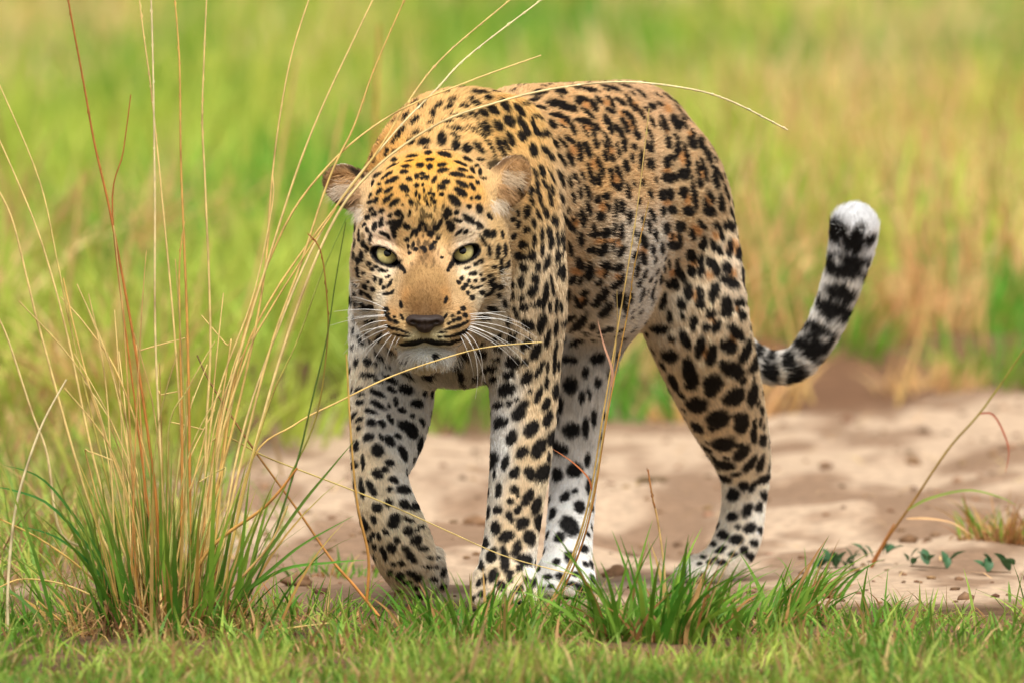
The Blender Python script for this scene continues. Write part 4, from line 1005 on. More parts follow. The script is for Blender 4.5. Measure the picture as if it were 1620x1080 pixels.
# ---- far meadow behind the track: tufts of one colour and lean each, running together into one mass
def meadow(nt_, per, y0, y1, hh, ww, rad, name, label, dry=.3, seed=0, gap=0.0, pal=None):
    y = rng.uniform(y0, y1, nt_)
    x = rng.uniform(-1, 1, nt_) * (0.0334 * y * 1.3 + .6 + .05 * (y - 20))
    e = y - far_edge(x)
    k = (e > 0) & (rng.random(nt_) < sstep(-.1, gap * sstep(0, .4, x) + .05, e) * .85 + .15)
    x, y, e = x[k], y[k], e[k]; m = len(x)
    px = 810 + FPX * x / y
    tone = np.clip(sstep(.39, .57, fbm(x * 2.2, y * .16, 1.0, 81 + seed, 3)) + rng.normal(0, .18, m), 0, 1)
    dn = fbm(x * 2.0, y * .16, 1.0, 91 + seed, 2)
    isd = rng.random(m) < np.clip(dry + (dn - .5) * 1.5 + .28 * sstep(1000, 1300, px) * sstep(40, 32, y) - .42 * sstep(.05, -.4, x) * sstep(36, 30, y), .02, .9)
    pal = pal or (((82, 160, 46), (190, 202, 84)), ((236, 208, 142), (214, 162, 104)))
    c = np.where(isd[:, None], mixc(*pal[1], rng.random(m)), mixc(*pal[0], tone))
    h = hh * rng.uniform(.5, 1.2, m) * np.where(isd, 1.15, 1) * (.45 + .55 * sstep(0, .2 + sstep(0, .4, x), e))
    az = rng.uniform(0, 2 * math.pi, m)
    ix = np.repeat(np.arange(m), per); n = len(ix)
    a = rng.uniform(0, 2 * math.pi, n); r = rad * np.sqrt(rng.random(n))
    rx, ry = x[ix] + r * np.cos(a), y[ix] + r * np.sin(a)
    root = np.stack([rx, ry, gz(rx, ry) - .01], 1)
    V, F, Cc = blade_arrays(root, h[ix] * rng.uniform(.5, 1.15, n), np.where(rng.random(n) < .45, az[ix], a), rng.uniform(.1, .95, n), ww * rng.uniform(.6, 1.4, n), jit(c[ix], .16), 3)
    o = link(name, np_mesh(name, V, F, GRASS_M, False, Cc))
    return tag(o, label, kind='stuff')
meadow(640, 56, 24.0, 30.0, .26, .008, .10, 'verge_grass', 'band of green and straw grass tufts along the far edge of the track', .24, 0, .30)
meadow(800, 44, 28.5, 37, .34, .012, .16, 'meadow_grass', 'blurred green and straw meadow grass behind the track', .24, 3)
meadow(1150, 38, 36, 56, .36, .020, .30, 'meadow_grass', 'blurred yellow green meadow grass in the middle distance', .18, 6, 0.0, (((86, 148, 40), (200, 204, 88)), ((236, 212, 150), (216, 176, 116))))
meadow(1350, 32, 55, 105, .42, .038, .55, 'meadow_grass', 'far yellow green meadow grass reaching the top of the view', .18, 9, 0.0, (((96, 152, 42), (206, 206, 94)), ((236, 214, 150), (222, 186, 124))))
# ------------------------------------------------------------------ short turf in front (nobody could count it)
def turf(n, x0, x1, y0, y1, h0, h1, name, label, keepf, dry=.24, w=.0032):
    x = rng.uniform(x0, x1, n); y = rng.uniform(y0, y1, n)
    k = rng.random(n) < keepf(x, y)
    x, y = x[k], y[k]; n = len(x)
    tone = fbm(x, y, 6, 14, 2)
    c = mixc((92, 140, 44), (176, 190, 84), np.clip(sstep(.3, .7, tone) * .8 + rng.random(n) * .3, 0, 1))
    isd = rng.random(n) < dry
    c[isd] = mixc((206, 178, 120), (158, 116, 72), rng.random(n))[isd]
    h = rng.uniform(h0, h1, n) * (.25 + 2.6 * fbm(x, y, 9, 33, 2) ** 2.2)
    root = np.stack([x, y, gz(x, y) - .003], 1)
    V, F, Cc = blade_arrays(root, h, rng.uniform(0, 6.28, n), rng.uniform(.2, 1.15, n), w * rng.uniform(.6, 1.5, n), jit(c), 3)
    o = link(name, np_mesh(name, V, F, GRASS_M, False, Cc))
    return tag(o, label, kind='stuff')
def k_front(x, y):
    e = near_edge(x)
    bare = sstep(.44, .56, fbm(x * 2.6, y * 1.1, 1.0, 44, 3))
    return sstep(.10, -.22, y - e) * (1 - .95 * bare * sstep(18.2, 18.9, y)) * (1 - .80 * sstep(18.6, 19.3, y))
turf(112000, -1.75, 1.75, 17.9, 20.45, .014, .052, 'turf_grass', 'short green turf along the near edge of the sandy track', k_front, .22, .0036)
m_ = 170                                   # taller tufts breaking up the turf
cx_, cy_ = rng.uniform(-1.6, 1.6, m_), rng.uniform(18.0, 20.0, m_)
cy_ = np.where((cx_ > -.24) & (cx_ < -.06) & (cy_ > 19.2), cy_ - 1.1, cy_)      # sand stays open under the lifted paw
ix_ = np.repeat(np.arange(m_), 34); n = len(ix_)
x = cx_[ix_] + rng.normal(0, .022, n); y = cy_[ix_] + rng.normal(0, .03, n)
root = np.stack([x, y, gz(x, y) - .003], 1)
c = mixc((82, 136, 38), (168, 186, 80), np.clip(rng.random(m_)[ix_] * .8 + rng.random(n) * .25, 0, 1))
isd = rng.random(n) < .2; c[isd] = mixc((210, 180, 118), (146, 104, 64), rng.random(n))[isd]
V, F, Cc = blade_arrays(root, rng.uniform(.02, .075, n) * rng.uniform(.6, 1.2, m_)[ix_], rng.uniform(0, 6.28, n), rng.uniform(.2, 1.2, n), rng.uniform(.0025, .0052, n), jit(c), 4)
tag(link('tufted_grass', np_mesh('tufted_grass', V, F, GRASS_M, True, Cc)), 'uneven taller tufts scattered through the turf along the bottom', kind='stuff')
def k_left(x, y):
    return sstep(-.36, -.62, x + (fbm(x, y, 3, 47) - .5) * .4) * (.12 + .88 * sstep(.38, .58, fbm(x, y, 2.2, 48)))
turf(34000, -2.2, -.30, 20.2, 27, .03, .12, 'turf_grass', 'loose green grass on the sand behind the big tussock', k_left, .3, .004)

# ------------------------------------------------------------------ grass clumps standing on their own
def clump(px, py, n, h, spread, wid, lean_az, bias, label, dry=.15, cols=((72, 128, 34), (138, 172, 62)), brown=14, name='grass_clump', seed=0, lean=(.25, 1.0)):
    base = G(px, py)
    base[2] = gz(base[0], base[1])
    root_o = link(name, None)
    root_o.location = base
    tag(root_o, label, 'grass clump', 'grass clumps beside the track')
    bpy.context.view_layer.update()
    a = rng.uniform(0, 6.28, n); r = spread * np.sqrt(rng.random(n))
    root = np.stack([r * np.cos(a) * 1.4, r * np.sin(a), np.full(n, -.004)], 1)
    az = a + rng.normal(0, .5, n)
    k = rng.random(n) < bias
    az[k] = lean_az + rng.normal(0, .5, k.sum())
    c = mixc(cols[0], cols[1], rng.random(n))
    isd = rng.random(n) < dry
    c[isd] = mixc((214, 178, 112), (168, 112, 66), rng.random(n))[isd]
    V, F, Cc = blade_arrays(root, h * rng.uniform(.45, 1.1, n), az, rng.uniform(*lean, n), wid * rng.uniform(.6, 1.25, n), jit(c, .15), 6)
    o = link('green_blades', np_mesh('green_blades', V, F, GRASS_M, True, Cc), None)
    o.parent = root_o; o['kind'] = 'stuff'
    if brown:
        m = brown * 4
        a = rng.uniform(0, 6.28, m); r = spread * rng.random(m)
        root = np.stack([r * np.cos(a) * 1.4, r * np.sin(a), np.full(m, -.002)], 1)
        V, F, Cc = blade_arrays(root, .45 * h * rng.uniform(.3, 1, m), rng.uniform(0, 6.28, m), rng.uniform(.5, 1.5, m), wid * .9 * rng.uniform(.5, 1.2, m), jit(mixc((120, 76, 44), (196, 150, 96), rng.random(m))), 4)
        o = link('withered_leaves', np_mesh('withered_leaves', V, F, STRAW_M, True, Cc), None)
        o.parent = root_o; o['kind'] = 'stuff'
    return root_o
CL = [
 # px, py, blades, height, spread, width, lean azimuth, bias, label
 (1032, 1020, 125, .160, .055, .0075, 0.3, .30, 'large broad-bladed green clump with withered base between the forepaws and the hind paw'),
 (975, 1010, 70, .100, .050, .0062, 2.6, .3, 'low spreading green clump touching the left of the largest clump'),
 (745, 1014, 120, .100, .070, .0055, 1.2, .1, 'dense low green clump right under the planted forepaw'),
 (630, 1008, 90, .050, .070, .0046, 1.6, .1, 'low green clump under the lifted forepaw'),
 (868, 1005, 90, .090, .050, .0055, 1.2, .2, 'small green clump in front of the far hind paw'),
 (1175, 1012, 80, .095, .050, .0070, 0.0, .75, 'green clump with long blades streaming to the right below the hind paw'),
 (1255, 985, 50, .130, .040, .0068, 0.05, .85, 'outermost green clump whose long blades lie almost flat over the sand'),
 (1150, 950, 50, .045, .055, .0048, 0.6, .2, 'low dark green clump hiding the toes of the trailing hind paw'),
 (1285, 945, 40, .095, .030, .0056, 0.2, .7, 'sparse slanting green clump beside the leafy weeds'),
 (475, 985, 90, .070, .075, .0042, 1.4, .1, 'short fine green clump between the big tussock and the lifted forepaw'),
 (1500, 1030, 140, .060, .10, .0046, 1.4, .1, 'wide low green clump in the lower right corner'),
 (560, 1030, 90, .060, .09, .0044, 1.4, .1, 'low green clump in front of the lifted forepaw near the bottom edge'),
 (1390, 1010, 60, .075, .06, .0046, 0.4, .4, 'loose low green clump between the streaming blades and the lower right corner'),
 (90, 985, 80, .065, .08, .0044, 1.4, .1, 'short green clump in front of the big tussock at the far left'),
]
for i, a in enumerate(CL):
    clump(*a, seed=i)
clump(1588, 872, 90, .085, .045, .0046, 1.4, .1, 'dry brown tuft with few green blades alone on the sand at the right edge', .75, brown=90)
clump(1545, 858, 22, .055, .020, .0034, 2.4, .5, 'thin green tuft beside the dry brown tuft on the sand', .1, brown=6)
clump(545, 905, 60, .050, .06, .0042, 1.2, .2, 'low blurred green clump on the sand behind the lifted forepaw', .2, brown=6)

# ------------------------------------------------------------------ leafy weeds on the sand at right
LEAF_M = attr_mat('weed_leaf', 0.5, 0.35, 0.2, 60, trans=.2)
def leaf_mesh(L, Wd):
    n = 6
    V, F = [], []
    for i in range(n + 1):
        t = i / n
        w = Wd * math.sin(math.pi * min(1, t * .92 + .06)) ** .8 * (1 - .25 * t)
        z = .18 * L * math.sin(t * 2.2)
        V += [(-w, L * t, z + abs(w) * .35), (0, L * t, z), (w, L * t, z + abs(w) * .35)]
    for i in range(n):
        b = i * 3
        F += [(b, b + 1, b + 4, b + 3), (b + 1, b + 2, b + 5, b + 4)]
    V = np.array(V)
    cc = np.tile(np.array(srgb(66, 104, 66)), (len(V), 1)) * rng.uniform(.8, 1.2, (len(V), 1))
    return np_mesh('leaf', V, np.array(F), LEAF_M, True, cc)
LEAFS = [leaf_mesh(.020, .0068), leaf_mesh(.016, .0062), leaf_mesh(.024, .0072)]
STEM_M = flat_mat('weed_stem', srgb(104, 84, 60), .7)
def weed(pxs, py, label):
    base = G(pxs[0], py); base[2] = gz(base[0], base[1])
    ro = link('leafy_weed', None); ro.location = base
    tag(ro, label, 'weed', 'leafy weeds on the sand')
    P = []
    for q in pxs:
        g_ = G(q, py); g_[2] = gz(g_[0], g_[1]) + .006
        P.append(g_ - base)
    P = np.array(P)
    if len(P) > 1:
        t = np.linspace(0, 1, 8); s_ = np.linspace(0, 1, len(P))
        pts = np.stack([np.interp(t, s_, P[:, k]) for k in range(3)], 1)
        V, F = tube(pts, .0012, .0008, 5)
        o = link('stem', np_mesh('stem', V, F, STEM_M)); o.parent = ro
    for p in P:
        for k in range(rng.integers(3, 6)):
            o = link('leaf', LEAFS[rng.integers(3)]); o.parent = ro
            o.location = p + np.array((rng.uniform(-.008, .008), rng.uniform(-.01, .01), rng.uniform(0, .012)))
            o.rotation_euler = (rng.uniform(.2, 1.1), rng.uniform(-.4, .4), rng.uniform(0, 6.28))
            s_ = rng.uniform(.8, 1.25); o.scale = (s_, s_, s_)
weed((1295, 1320, 1345), 902, 'dark green broad-leaved weed just right of the slanting clump')
weed((1372, 1400), 898, 'dark green broad-leaved weed at the foot of the tall leaning stalk')
weed((1440, 1470, 1500), 903, 'creeping broad-leaved weed farther right on the sand past the leaning stalk')
weed((1560, 1600), 912, 'small creeping weed at the right edge of the sand')

# ------------------------------------------------------------------ clods lying on the sand
CLOD_M = attr_mat('clod_soil', .95, .1, .3, 90)
def clod(px, py, r, label):
    b = G(px, py)
    bm2 = bmesh.new(); bmesh.ops.create_icosphere(bm2, subdivisions=3, radius=1)
    V = np.array([v.co[:] for v in bm2.verts]); F = np.array([[v.index for v in f.verts] for f in bm2.faces]); bm2.free()
    k = 1 + .35 * wob(V, 3.1, px) + .15 * wob(V, 7.7, py)
    V = V * k[:, None] * np.array((r * 1.3, r, r * .75))
    o = link('clod', np_mesh('clod', V, F, CLOD_M, True, np.tile(np.array(srgb(128, 98, 72)), (len(V), 1))))
    o.location = (b[0], b[1], gz(b[0], b[1]) + r * .35)
    tag(o, label, 'clod', 'clods of earth on the sand')
clod(752, 812, .016, 'dark round clod of earth on the sand between the forelegs')
clod(470, 930, .014, 'brown clod of earth on the sand right of the tussock')
clod(975, 905, .013, 'small clod of earth beside the far hind paw')

# grit and straw litter strewn over the sand
n = 900
y = rng.uniform(20.0, 26.5, n); x = rng.uniform(-1.3, 1.3, n)
sel = sand_mask(x, y) > .5; x, y = x[sel], y[sel]
bm2 = bmesh.new(); bmesh.ops.create_icosphere(bm2, subdivisions=1, radius=1)
IV = np.array([v.co[:] for v in bm2.verts]); IF = np.array([[v.index for v in f.verts] for f in bm2.faces]); bm2.free()
parts = []
for xx, yy in zip(x, y):
    r_ = rng.uniform(.0015, .0065) * (1 if rng.random() < .93 else 2)
    V = IV * (1 + rng.uniform(-.3, .3, (len(IV), 1))) * np.array((r_ * 1.3, r_, r_ * .7)) + np.array((xx, yy, float(gz(xx, yy)) + r_ * .3))
    parts.append((V, IF, np.tile(jit(mixc((150, 118, 88), (96, 72, 54), rng.random(1)))[0], (len(IV), 1))))
V, F, Cc = merge(parts)
tag(link('grit', np_mesh('grit', V, F, CLOD_M, True, Cc)), 'small crumbs of earth strewn over the sandy track', kind='stuff')
n = 420
y = rng.uniform(19.3, 26.3, n); x = rng.uniform(-1.3, 1.3, n)
root = np.stack([x, y, gz(x, y) + .003], 1)
V, F, Cc = blade_arrays(root, rng.uniform(.02, .07, n), rng.uniform(0, 6.28, n), rng.uniform(1.3, 2.2, n), rng.uniform(.0015, .0035, n), jit(mixc((222, 190, 130), (150, 108, 70), rng.random(n))), 4)
V[:, 2] = np.maximum(V[:, 2], gz(V[:, 0], V[:, 1]) + .002)
tag(link('straw_litter', np_mesh('straw_litter', V, F, STRAW_M, True, Cc)), 'bits of dry straw lying on the sand and at the grass edge', kind='stuff')

# ------------------------------------------------------------------ the big tussock at left and its dry stalks
def spline(P, n):
    P = np.array(P); m = len(P)
    T = np.linspace(0, m - 1, n); out = []
    for t in T:
        i = min(int(t), m - 2); f = t - i
        p0, p1, p2, p3 = P[max(i - 1, 0)], P[i], P[i + 1], P[min(i + 2, m - 1)]
        out.append(0.5 * (2 * p1 + (p2 - p0) * f + (2 * p0 - 5 * p1 + 4 * p2 - p3) * f * f + (3 * p1 - p0 - 3 * p2 + p3) * f ** 3))
    return np.array(out)
def stalk_mesh(pix, z0, z1, r0, r1, col, tip=None, seeds=0, name='dry_stalk', nodes=True, curve=0.0):
    """stalk through photo points; depth runs from z0 at the foot (first point) to z1 at the tip"""
    m = len(pix)
    P = [W(x, y, z0 + (z1 - z0) * (i / (m - 1)) ** 1.2) for i, (x, y) in enumerate(pix)]
    n = max(14, m * 5)
    pts = spline(P, n)
    rr = np.linspace(r0, r1, n)
    V, F = tube(pts, rr, None, 6)
    c0 = np.array(srgb(*col)); c1 = np.array(srgb(*(tip or col)))
    t = np.repeat(np.linspace(0, 1, n), 6)[:, None]
    Cc = c0 * (1 - t) + c1 * t
    if nodes:
        for k in (.22, .45, .68):
            w = np.exp(-((t - k) / .012) ** 2)
            Cc = Cc * (1 - w * .5) + np.array(srgb(120, 74, 36)) * w * .5
    parts = [(V, F, Cc)]
    if seeds:
        L_ = int(n * .55)
        q = rng.uniform(.58, 1.0, seeds)
        idx = np.clip((q * (n - 1)).astype(int), 0, n - 2)
        p = pts[idx]; d = pts[idx + 1] - pts[idx]; d /= np.linalg.norm(d, axis=1)[:, None]
        s = rng.normal(0, 1, (seeds, 3)); s -= d * (s * d).sum(1)[:, None]; s /= np.linalg.norm(s, axis=1)[:, None]
        ln = rng.uniform(.006, .012, seeds)[:, None]
        a = p; b = p + d * ln * .5 + s * ln * .16; c_ = p + d * ln + s * ln * .06
        w = np.cross(d, s) * .0011
        SV = np.stack([a, b - w, c_, b + w], 1).reshape(-1, 3)
        SF = np.arange(seeds * 4).reshape(-1, 4)
        parts.append((SV, SF, np.repeat(jit(np.tile(c1, (seeds, 1)), .25), 4, axis=0)))
    V, F, Cc = merge(parts)
    return np_mesh(name, V, F, STRAW_M, True, Cc)

TB = G(262, 1002); TB[2] = gz(TB[0], TB[1])
TZ = (TB[1] - DIST) / U
tussock = link('grass_tussock', None)
tussock.location = TB
tag(tussock, 'tall tussock of green blades and long straw stalks left of the leopard', 'grass tussock')
bpy.context.view_layer.update()
def tus(name, me):
    o = link(name, me, tussock)
    return o
n = 210
a = rng.uniform(0, 6.28, n); r = np.minimum(rng.rayleigh(.050, n), .14)
root = np.stack([TB[0] + r * np.cos(a) * 1.05, TB[1] + r * np.sin(a), np.full(n, TB[2] - .005)], 1)
az = a + rng.normal(0, .35, n)
c = mixc((52, 108, 30), (120, 162, 52), rng.random(n))
isd = rng.random(n) < .26; c[isd] = mixc((222, 186, 110), (190, 132, 66), rng.random(n))[isd]
lean = np.clip(r / .095 * rng.uniform(.15, .75, n), .03, 1)
V, F, Cc = blade_arrays(root, rng.uniform(.09, .27, n), az, lean, .0066 * rng.uniform(.6, 1.2, n), jit(c, .14), 7, .35, mixc((200, 190, 90), (120, 150, 60), rng.random(n)))
tus('green_blades', np_mesh('green_blades', V, F, GRASS_M, True, Cc))['kind'] = 'stuff'
n = 900
a = rng.uniform(0, 6.28, n); r = np.minimum(rng.rayleigh(.058, n), .2)
root = np.stack([TB[0] + r * np.cos(a) * 1.1, TB[1] + r * np.sin(a), np.full(n, TB[2] - .003)], 1)
V, F, Cc = blade_arrays(root, rng.uniform(.03, .14, n) * np.clip(1.1 - r / .2, .15, 1), rng.uniform(0, 6.28, n), rng.uniform(.1, 1.5, n), .0034 * rng.uniform(.6, 1.4, n), jit(mixc((92, 58, 34), (214, 172, 108), rng.random(n) ** 1.2), .2), 5)
tus('withered_leaves', np_mesh('withered_leaves', V, F, STRAW_M, True, Cc))['kind'] = 'stuff'

ST, ST2, OR, OR2, GN, PALE = (236, 206, 132), (224, 184, 102), (206, 136, 66), (172, 104, 54), (122, 156, 60), (242, 224, 174)
STALKS = [  # photo points from the foot to the tip, depth at the tip, radius, colour, seed scales
 ([(255,985),(250,830),(238,715),(212,540),(175,340),(150,230),(132,130),(108,0),(104,-40)],-20,1.15,OR,OR2,46),
 ([(250,930),(214,640),(178,340),(195,240),(207,150)],-10,.8,OR,OR2,0),
 ([(285,980),(290,760),(277,540),(257,320),(240,150),(228,60),(218,-20)],30,.9,ST,ST,40),
 ([(262,985),(258,800),(246,540),(245,300),(242,100),(238,-30)],0,1.0,ST,PALE,50),
 ([(300,990),(300,720),(297,540),(292,400),(286,250),(284,100),(275,-20)],10,1.1,OR,ST2,40),
 ([(330,985),(325,720),(333,540),(325,300),(320,190),(323,90),(328,-30)],-15,1.0,ST,ST,50),
 ([(300,985),(335,800),(365,690),(400,540),(420,420),(430,290),(442,190),(462,85),(492,-10)],20,1.1,ST2,ST,0),
 ([(310,990),(345,700),(385,540),(425,410),(470,270),(512,165),(566,50),(590,0)],10,1.1,ST,ST,0),
 ([(330,990),(370,780),(425,560),(475,420),(522,280),(560,200),(592,110),(642,-5)],40,1.1,ST,ST2,36),
 ([(320,985),(345,720),(392,560),(425,495),(475,415),(532,330)],-20,1.0,ST,ST2,0),
 ([(345,985),(380,800),(425,640),(470,540),(510,430),(548,345)],-35,.9,ST2,GN,0),
 ([(385,960),(425,870),(470,730),(492,640),(517,535),(530,450),(547,352)],-45,.9,(84,118,46),(96,110,44),0),
 ([(380,950),(412,850),(455,760),(500,660),(518,540),(517,470),(508,400),(490,372)],-40,.8,GN,OR2,14),
 ([(350,960),(395,735),(465,672),(540,633),(612,598),(685,572),(765,550),(858,541)],-150,.8,ST2,ST,0),
 ([(300,960),(300,860),(315,760),(345,690),(425,724),(548,771),(625,802),(705,838),(802,880),(908,908)],-140,.75,(176,160,74),ST,0),
 ([(345,980),(380,800),(445,560),(520,365),(590,270),(690,198),(785,163),(880,140),(985,130),(1085,140),(1155,160),(1246,206)],-170,1.15,ST,PALE,120),
 ([(335,985),(375,720),(440,520),(520,345),(620,215),(690,142),(742,88),(862,-4)],-140,1.0,ST,PALE,60),
 ([(330,980),(370,600),(440,380),(520,262),(620,182),(740,130),(856,88)],60,1.0,ST2,ST,0),
 ([(320,985),(365,640),(430,470),(590,250),(640,170),(700,92),(812,-4)],80,.95,ST2,ST,40),
 ([(240,985),(160,770),(110,545),(80,430),(50,340),(-4,215)],20,1.0,ST,ST,0),
 ([(230,985),(170,760),(117,540),(92,420),(62,285),(-2,132)],40,.9,(178,170,70),ST,0),
 ([(235,990),(150,820),(68,540),(45,450),(20,350),(-4,298)],-10,1.1,ST,ST,0),
 ([(215,985),(150,880),(95,840),(75,720),(50,650),(12,535),(-10,490)],-30,1.2,PALE,ST,0),
 ([(20,1070),(12,965),(17,865),(30,780),(65,675),(105,600)],-80,1.35,PALE,PALE,0),
 ([(250,985),(205,800),(150,640),(118,520),(100,440)],10,1.0,ST,ST2,0),
 ([(275,985),(240,760),(190,600),(140,520),(96,470)],30,.9,ST2,ST,0),
 ([(600,975),(560,925),(525,885),(470,805),(400,708),(337,612),(312,562)],-110,1.2,OR,(104,88,44),0),
 ([(270,985),(330,870),(420,800),(470,740)],-60,1.6,ST2,OR,0),
 ([(285,985),(288,700),(285,540),(284,420),(292,350)],-10,.95,OR,ST2,10),
 ([(310,985),(330,700),(352,600),(400,470),(430,330),(432,280)],5,.85,ST,ST,0),
 ([(290,985),(265,700),(300,610),(340,540)],-25,.8,(150,160,70),ST,0),
 ([(215,985),(130,900),(60,850),(-5,818)],-35,.9,ST2,ST2,0),
 ([(225,985),(120,930),(40,915),(-5,930)],-60,.85,ST,ST2,0),
 ([(240,1010),(180,1015),(110,990),(60,950)],-70,1.1,OR,ST2,0),
 ([(270,1010),(330,1035),(420,1000),(520,985)],-90,1.0,OR,ST,0),
 ([(250,1000),(330,960),(420,870),(455,800)],-50,1.3,OR2,ST,0),
 ([(580,950),(583,880),(566,800),(556,700),(548,560)],-60,1.15,OR,ST2,0),
]
for k_, (pix, z1, rp, c0_, c1_, seeds) in enumerate(STALKS):
    foot = W(pix[0][0], pix[0][1], TZ)
    zf = TZ if pix[0][1] < 1015 else TZ - 40
    tus('dry_stalk', stalk_mesh(pix, zf, z1 + (TZ if z1 > -100 else -330), rp * .0018, rp * .0009, c0_, c1_, seeds))
# more thin stalks of the same tussock, fanning to the left and upright
for k_ in range(40):
    x0 = rng.normal(270, 42); lean_ = rng.normal((x0 - 285) * .9 + 15, 80)
    hgt = rng.uniform(260, 640)
    lean_ = float(np.clip(lean_, -230, min(150, (500 - x0) / 1.4)))
    pix = [(x0, 992), (x0 + lean_ * .25, 992 - hgt * .4), (x0 + lean_ * .6, 992 - hgt * .75), (x0 + lean_ * rng.uniform(.9, 1.4), 992 - hgt)]
    if rng.random() < .15:      # broken over
        bx, by = pix[2]; sgn = 1 if rng.random() < .5 else -1
        pix = [pix[0], pix[1], pix[2], (bx + sgn * 6, by - 8), (bx + sgn * rng.uniform(30, 80), by + rng.uniform(-60, 20))]
    g_ = rng.random()
    col_ = ST if g_ < .5 else (ST2 if g_ < .75 else (GN if g_ < .9 else OR))
    tus('dry_stalk', stalk_mesh(pix, TZ + rng.uniform(-60, 60), TZ + rng.uniform(-140, 140), .0014, .0007, col_, ST, 0))

# green blade reaching out of the tussock
def long_blade(parent, pix, z0, z1, w, col, name='long_blade', mat=None):
    m = len(pix)
    pts = spline([W(x, y, z0 + (z1 - z0) * i / (m - 1)) for i, (x, y) in enumerate(pix)], 16)
    tg = np.gradient(pts, axis=0); tg /= np.linalg.norm(tg, axis=1)[:, None]
    sd_ = np.cross(tg, np.array((.25, -.8, .5))); sd_ /= np.linalg.norm(sd_, axis=1)[:, None]
    nn = np.cross(sd_, tg)
    t = np.linspace(0, 1, 16)
    ww = (w * .5 * np.clip(1.02 - t ** 2.5, .04, 1) * np.clip(.5 + 3 * t, 0, 1))[:, None]
    V = np.stack([pts - sd_ * ww + nn * ww * .4, pts, pts + sd_ * ww + nn * ww * .4], 1).reshape(-1, 3)
    b = np.arange(15)[:, None] * 3 + np.array([[0, 1]]); b = b.ravel()
    F = np.stack([b, b + 1, b + 4, b + 3], 1)
    cc = np.tile(np.array(srgb(*col)), (len(V), 1))
    me = np_mesh(name, V, F, mat or GRASS_M, True, cc)
    return link(name, me, parent)
for pix, col in (([(372,950),(430,900),(480,860),(560,815)], (98, 140, 52)), ([(380,940),(415,885),(475,800),(520,745),(562,695)], (110, 140, 56)), ([(200,980),(150,880),(80,800),(20,775),(-10,770)], (70, 126, 50)),
                 ([(210,980),(150,900),(90,850),(25,830)], (62, 118, 46)), ([(215,980),(140,850),(70,760),(5,735)], (72, 122, 44)), ([(380,940),(450,900),(520,890),(580,885)], (96, 150, 50))):
    long_blade(tussock, pix, TZ, TZ - 60, .0048, col)

# ------------------------------------------------------------------ single stalks standing clear of the tussock
def lone(pix, z0, z1, r0, r1, col, tip, seeds, label):
    me = stalk_mesh(pix, z0, z1, r0, r1, col, tip, seeds, 'grass_stalk')
    base = Vector(W(*pix[0], z0))
    me.transform(__import__('mathutils').Matrix.Translation(-base))
    o = link('grass_stalk', me); o.location = base
    bpy.context.view_layer.update()
    return tag(o, label, 'grass stalk', 'single grass stalks standing apart')
ZB = (G(866, 962)[1] - DIST) / U
s1 = lone([(866,962),(905,880),(932,790),(955,650),(984,480),(1008,330),(1027,172)], ZB, -120, .0017, .0007, ST2, ST, 30, 'tall straw stalk with narrow seed head crossing the leopard flank')
long_blade(s1, [(966,612),(968,585),(955,545),(945,505)], -170, -180, .0040, (200, 150, 120), 'sheath', STRAW_M)
long_blade(s1, [(936,775),(930,755),(905,730),(872,708)], -140, -150, .0030, (176, 104, 60), 'withered_leaf', STRAW_M)
lone([(874,965),(912,885),(938,795),(962,650),(992,500),(1004,420),(1026,320)], ZB + 6, -125, .0015, .0006, OR, ST2, 18, 'second orange straw stalk leaning along the tall one over the flank')
lone([(870,964),(908,882),(936,792),(958,660),(975,540),(976,460)], ZB + 3, -120, .0012, .0005, ST, ST, 0, 'shortest thin straw stalk of the three crossing the flank')
ZB2 = (G(1052, 1010)[1] - DIST) / U
lone([(1056,1005),(1051,900),(1040,820),(1033,790),(1025,742)], ZB2, ZB2 - 10, .0014, .0010, ST, OR2, 12, 'short reddish-tipped straw stalk rising from the largest green clump')
ZB3 = (G(1378, 900)[1] - DIST) / U
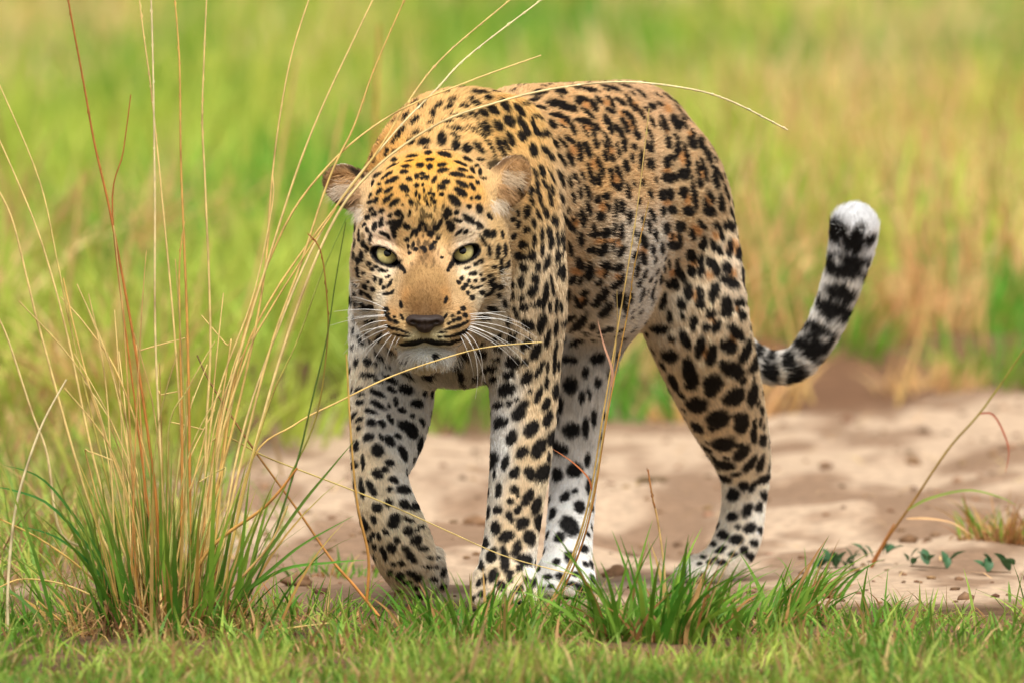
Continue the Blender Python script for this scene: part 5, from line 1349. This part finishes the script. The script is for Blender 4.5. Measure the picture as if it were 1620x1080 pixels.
s4 = lone([(1378,898),(1405,850),(1440,800),(1500,710),(1560,640),(1655,500)], ZB3, ZB3 - 120, .0022, .0012, OR2, (150, 150, 64), 0, 'thick leaning green-brown stalk on the sand at right')
long_blade(s4, [(1436,806),(1470,788),(1530,775),(1580,785),(1610,800)], ZB3 - 40, ZB3 - 60, .0040, (140, 160, 70), 'leaf')
long_blade(s4, [(1434,820),(1470,820),(1510,828),(1545,852)], ZB3 - 40, ZB3 - 60, .0038, (206, 164, 116), 'withered_leaf', STRAW_M)
long_blade(s4, [(1546,655),(1570,655),(1588,685),(1596,715),(1590,750)], ZB3 - 80, ZB3 - 90, .0034, (160, 84, 58), 'withered_leaf', STRAW_M)
lone([(1380,888),(1395,862),(1415,828)], ZB3 + 8, ZB3 - 10, .0020, .0012, OR2, OR, 0, 'short brown stub beside the thick leaning stalk')
# blurred stems standing behind, between the tussock and the verge
def back_stem(px0, py0, px1, py1, label, col=(204, 160, 92), r=.0035):
    g_ = G(px0, py0); z = (g_[1] - DIST) / U
    xm, ym = (px0 + px1) / 2 + (px1 - px0) * .12, (py0 + py1) / 2
    o = lone([(px0, py0), (xm, ym), (px1, py1)], z, z, r, r * .5, col, col, 0, label)
    o['group'] = 'blurred dry stems beyond the sand'
back_stem(560, 690, 600, 40, 'blurred brown stem rising behind the leopard neck', (190, 132, 66), .004)
for i_, (a_, b_, c_, d_) in enumerate(((120, 690, 215, 330), (330, 690, 470, 90), (395, 690, 545, 160), (60, 700, 130, 270), (250, 700, 330, 380), (1285, 640, 1190, 240), (1560, 630, 1550, 280), (1420, 640, 1480, 420), (1250, 640, 1330, 330))):
    back_stem(a_, b_, c_, d_, ('blurred straw stem behind the leftmost tussock stalks', 'long blurred straw stem slanting up towards the leopard ear', 'blurred straw stem just left of the leopard face', 'blurred straw stem at the far left edge', 'blurred low straw stem behind the tussock middle',
        'blurred straw stem slanting left behind the haunch', 'upright blurred straw stem near the right edge', 'short blurred straw stem right of the tail tip', 'blurred straw stem just left of the tail tip')[i_], (214, 180, 110), .0045)
print('all', round(time.time() - T0, 1))
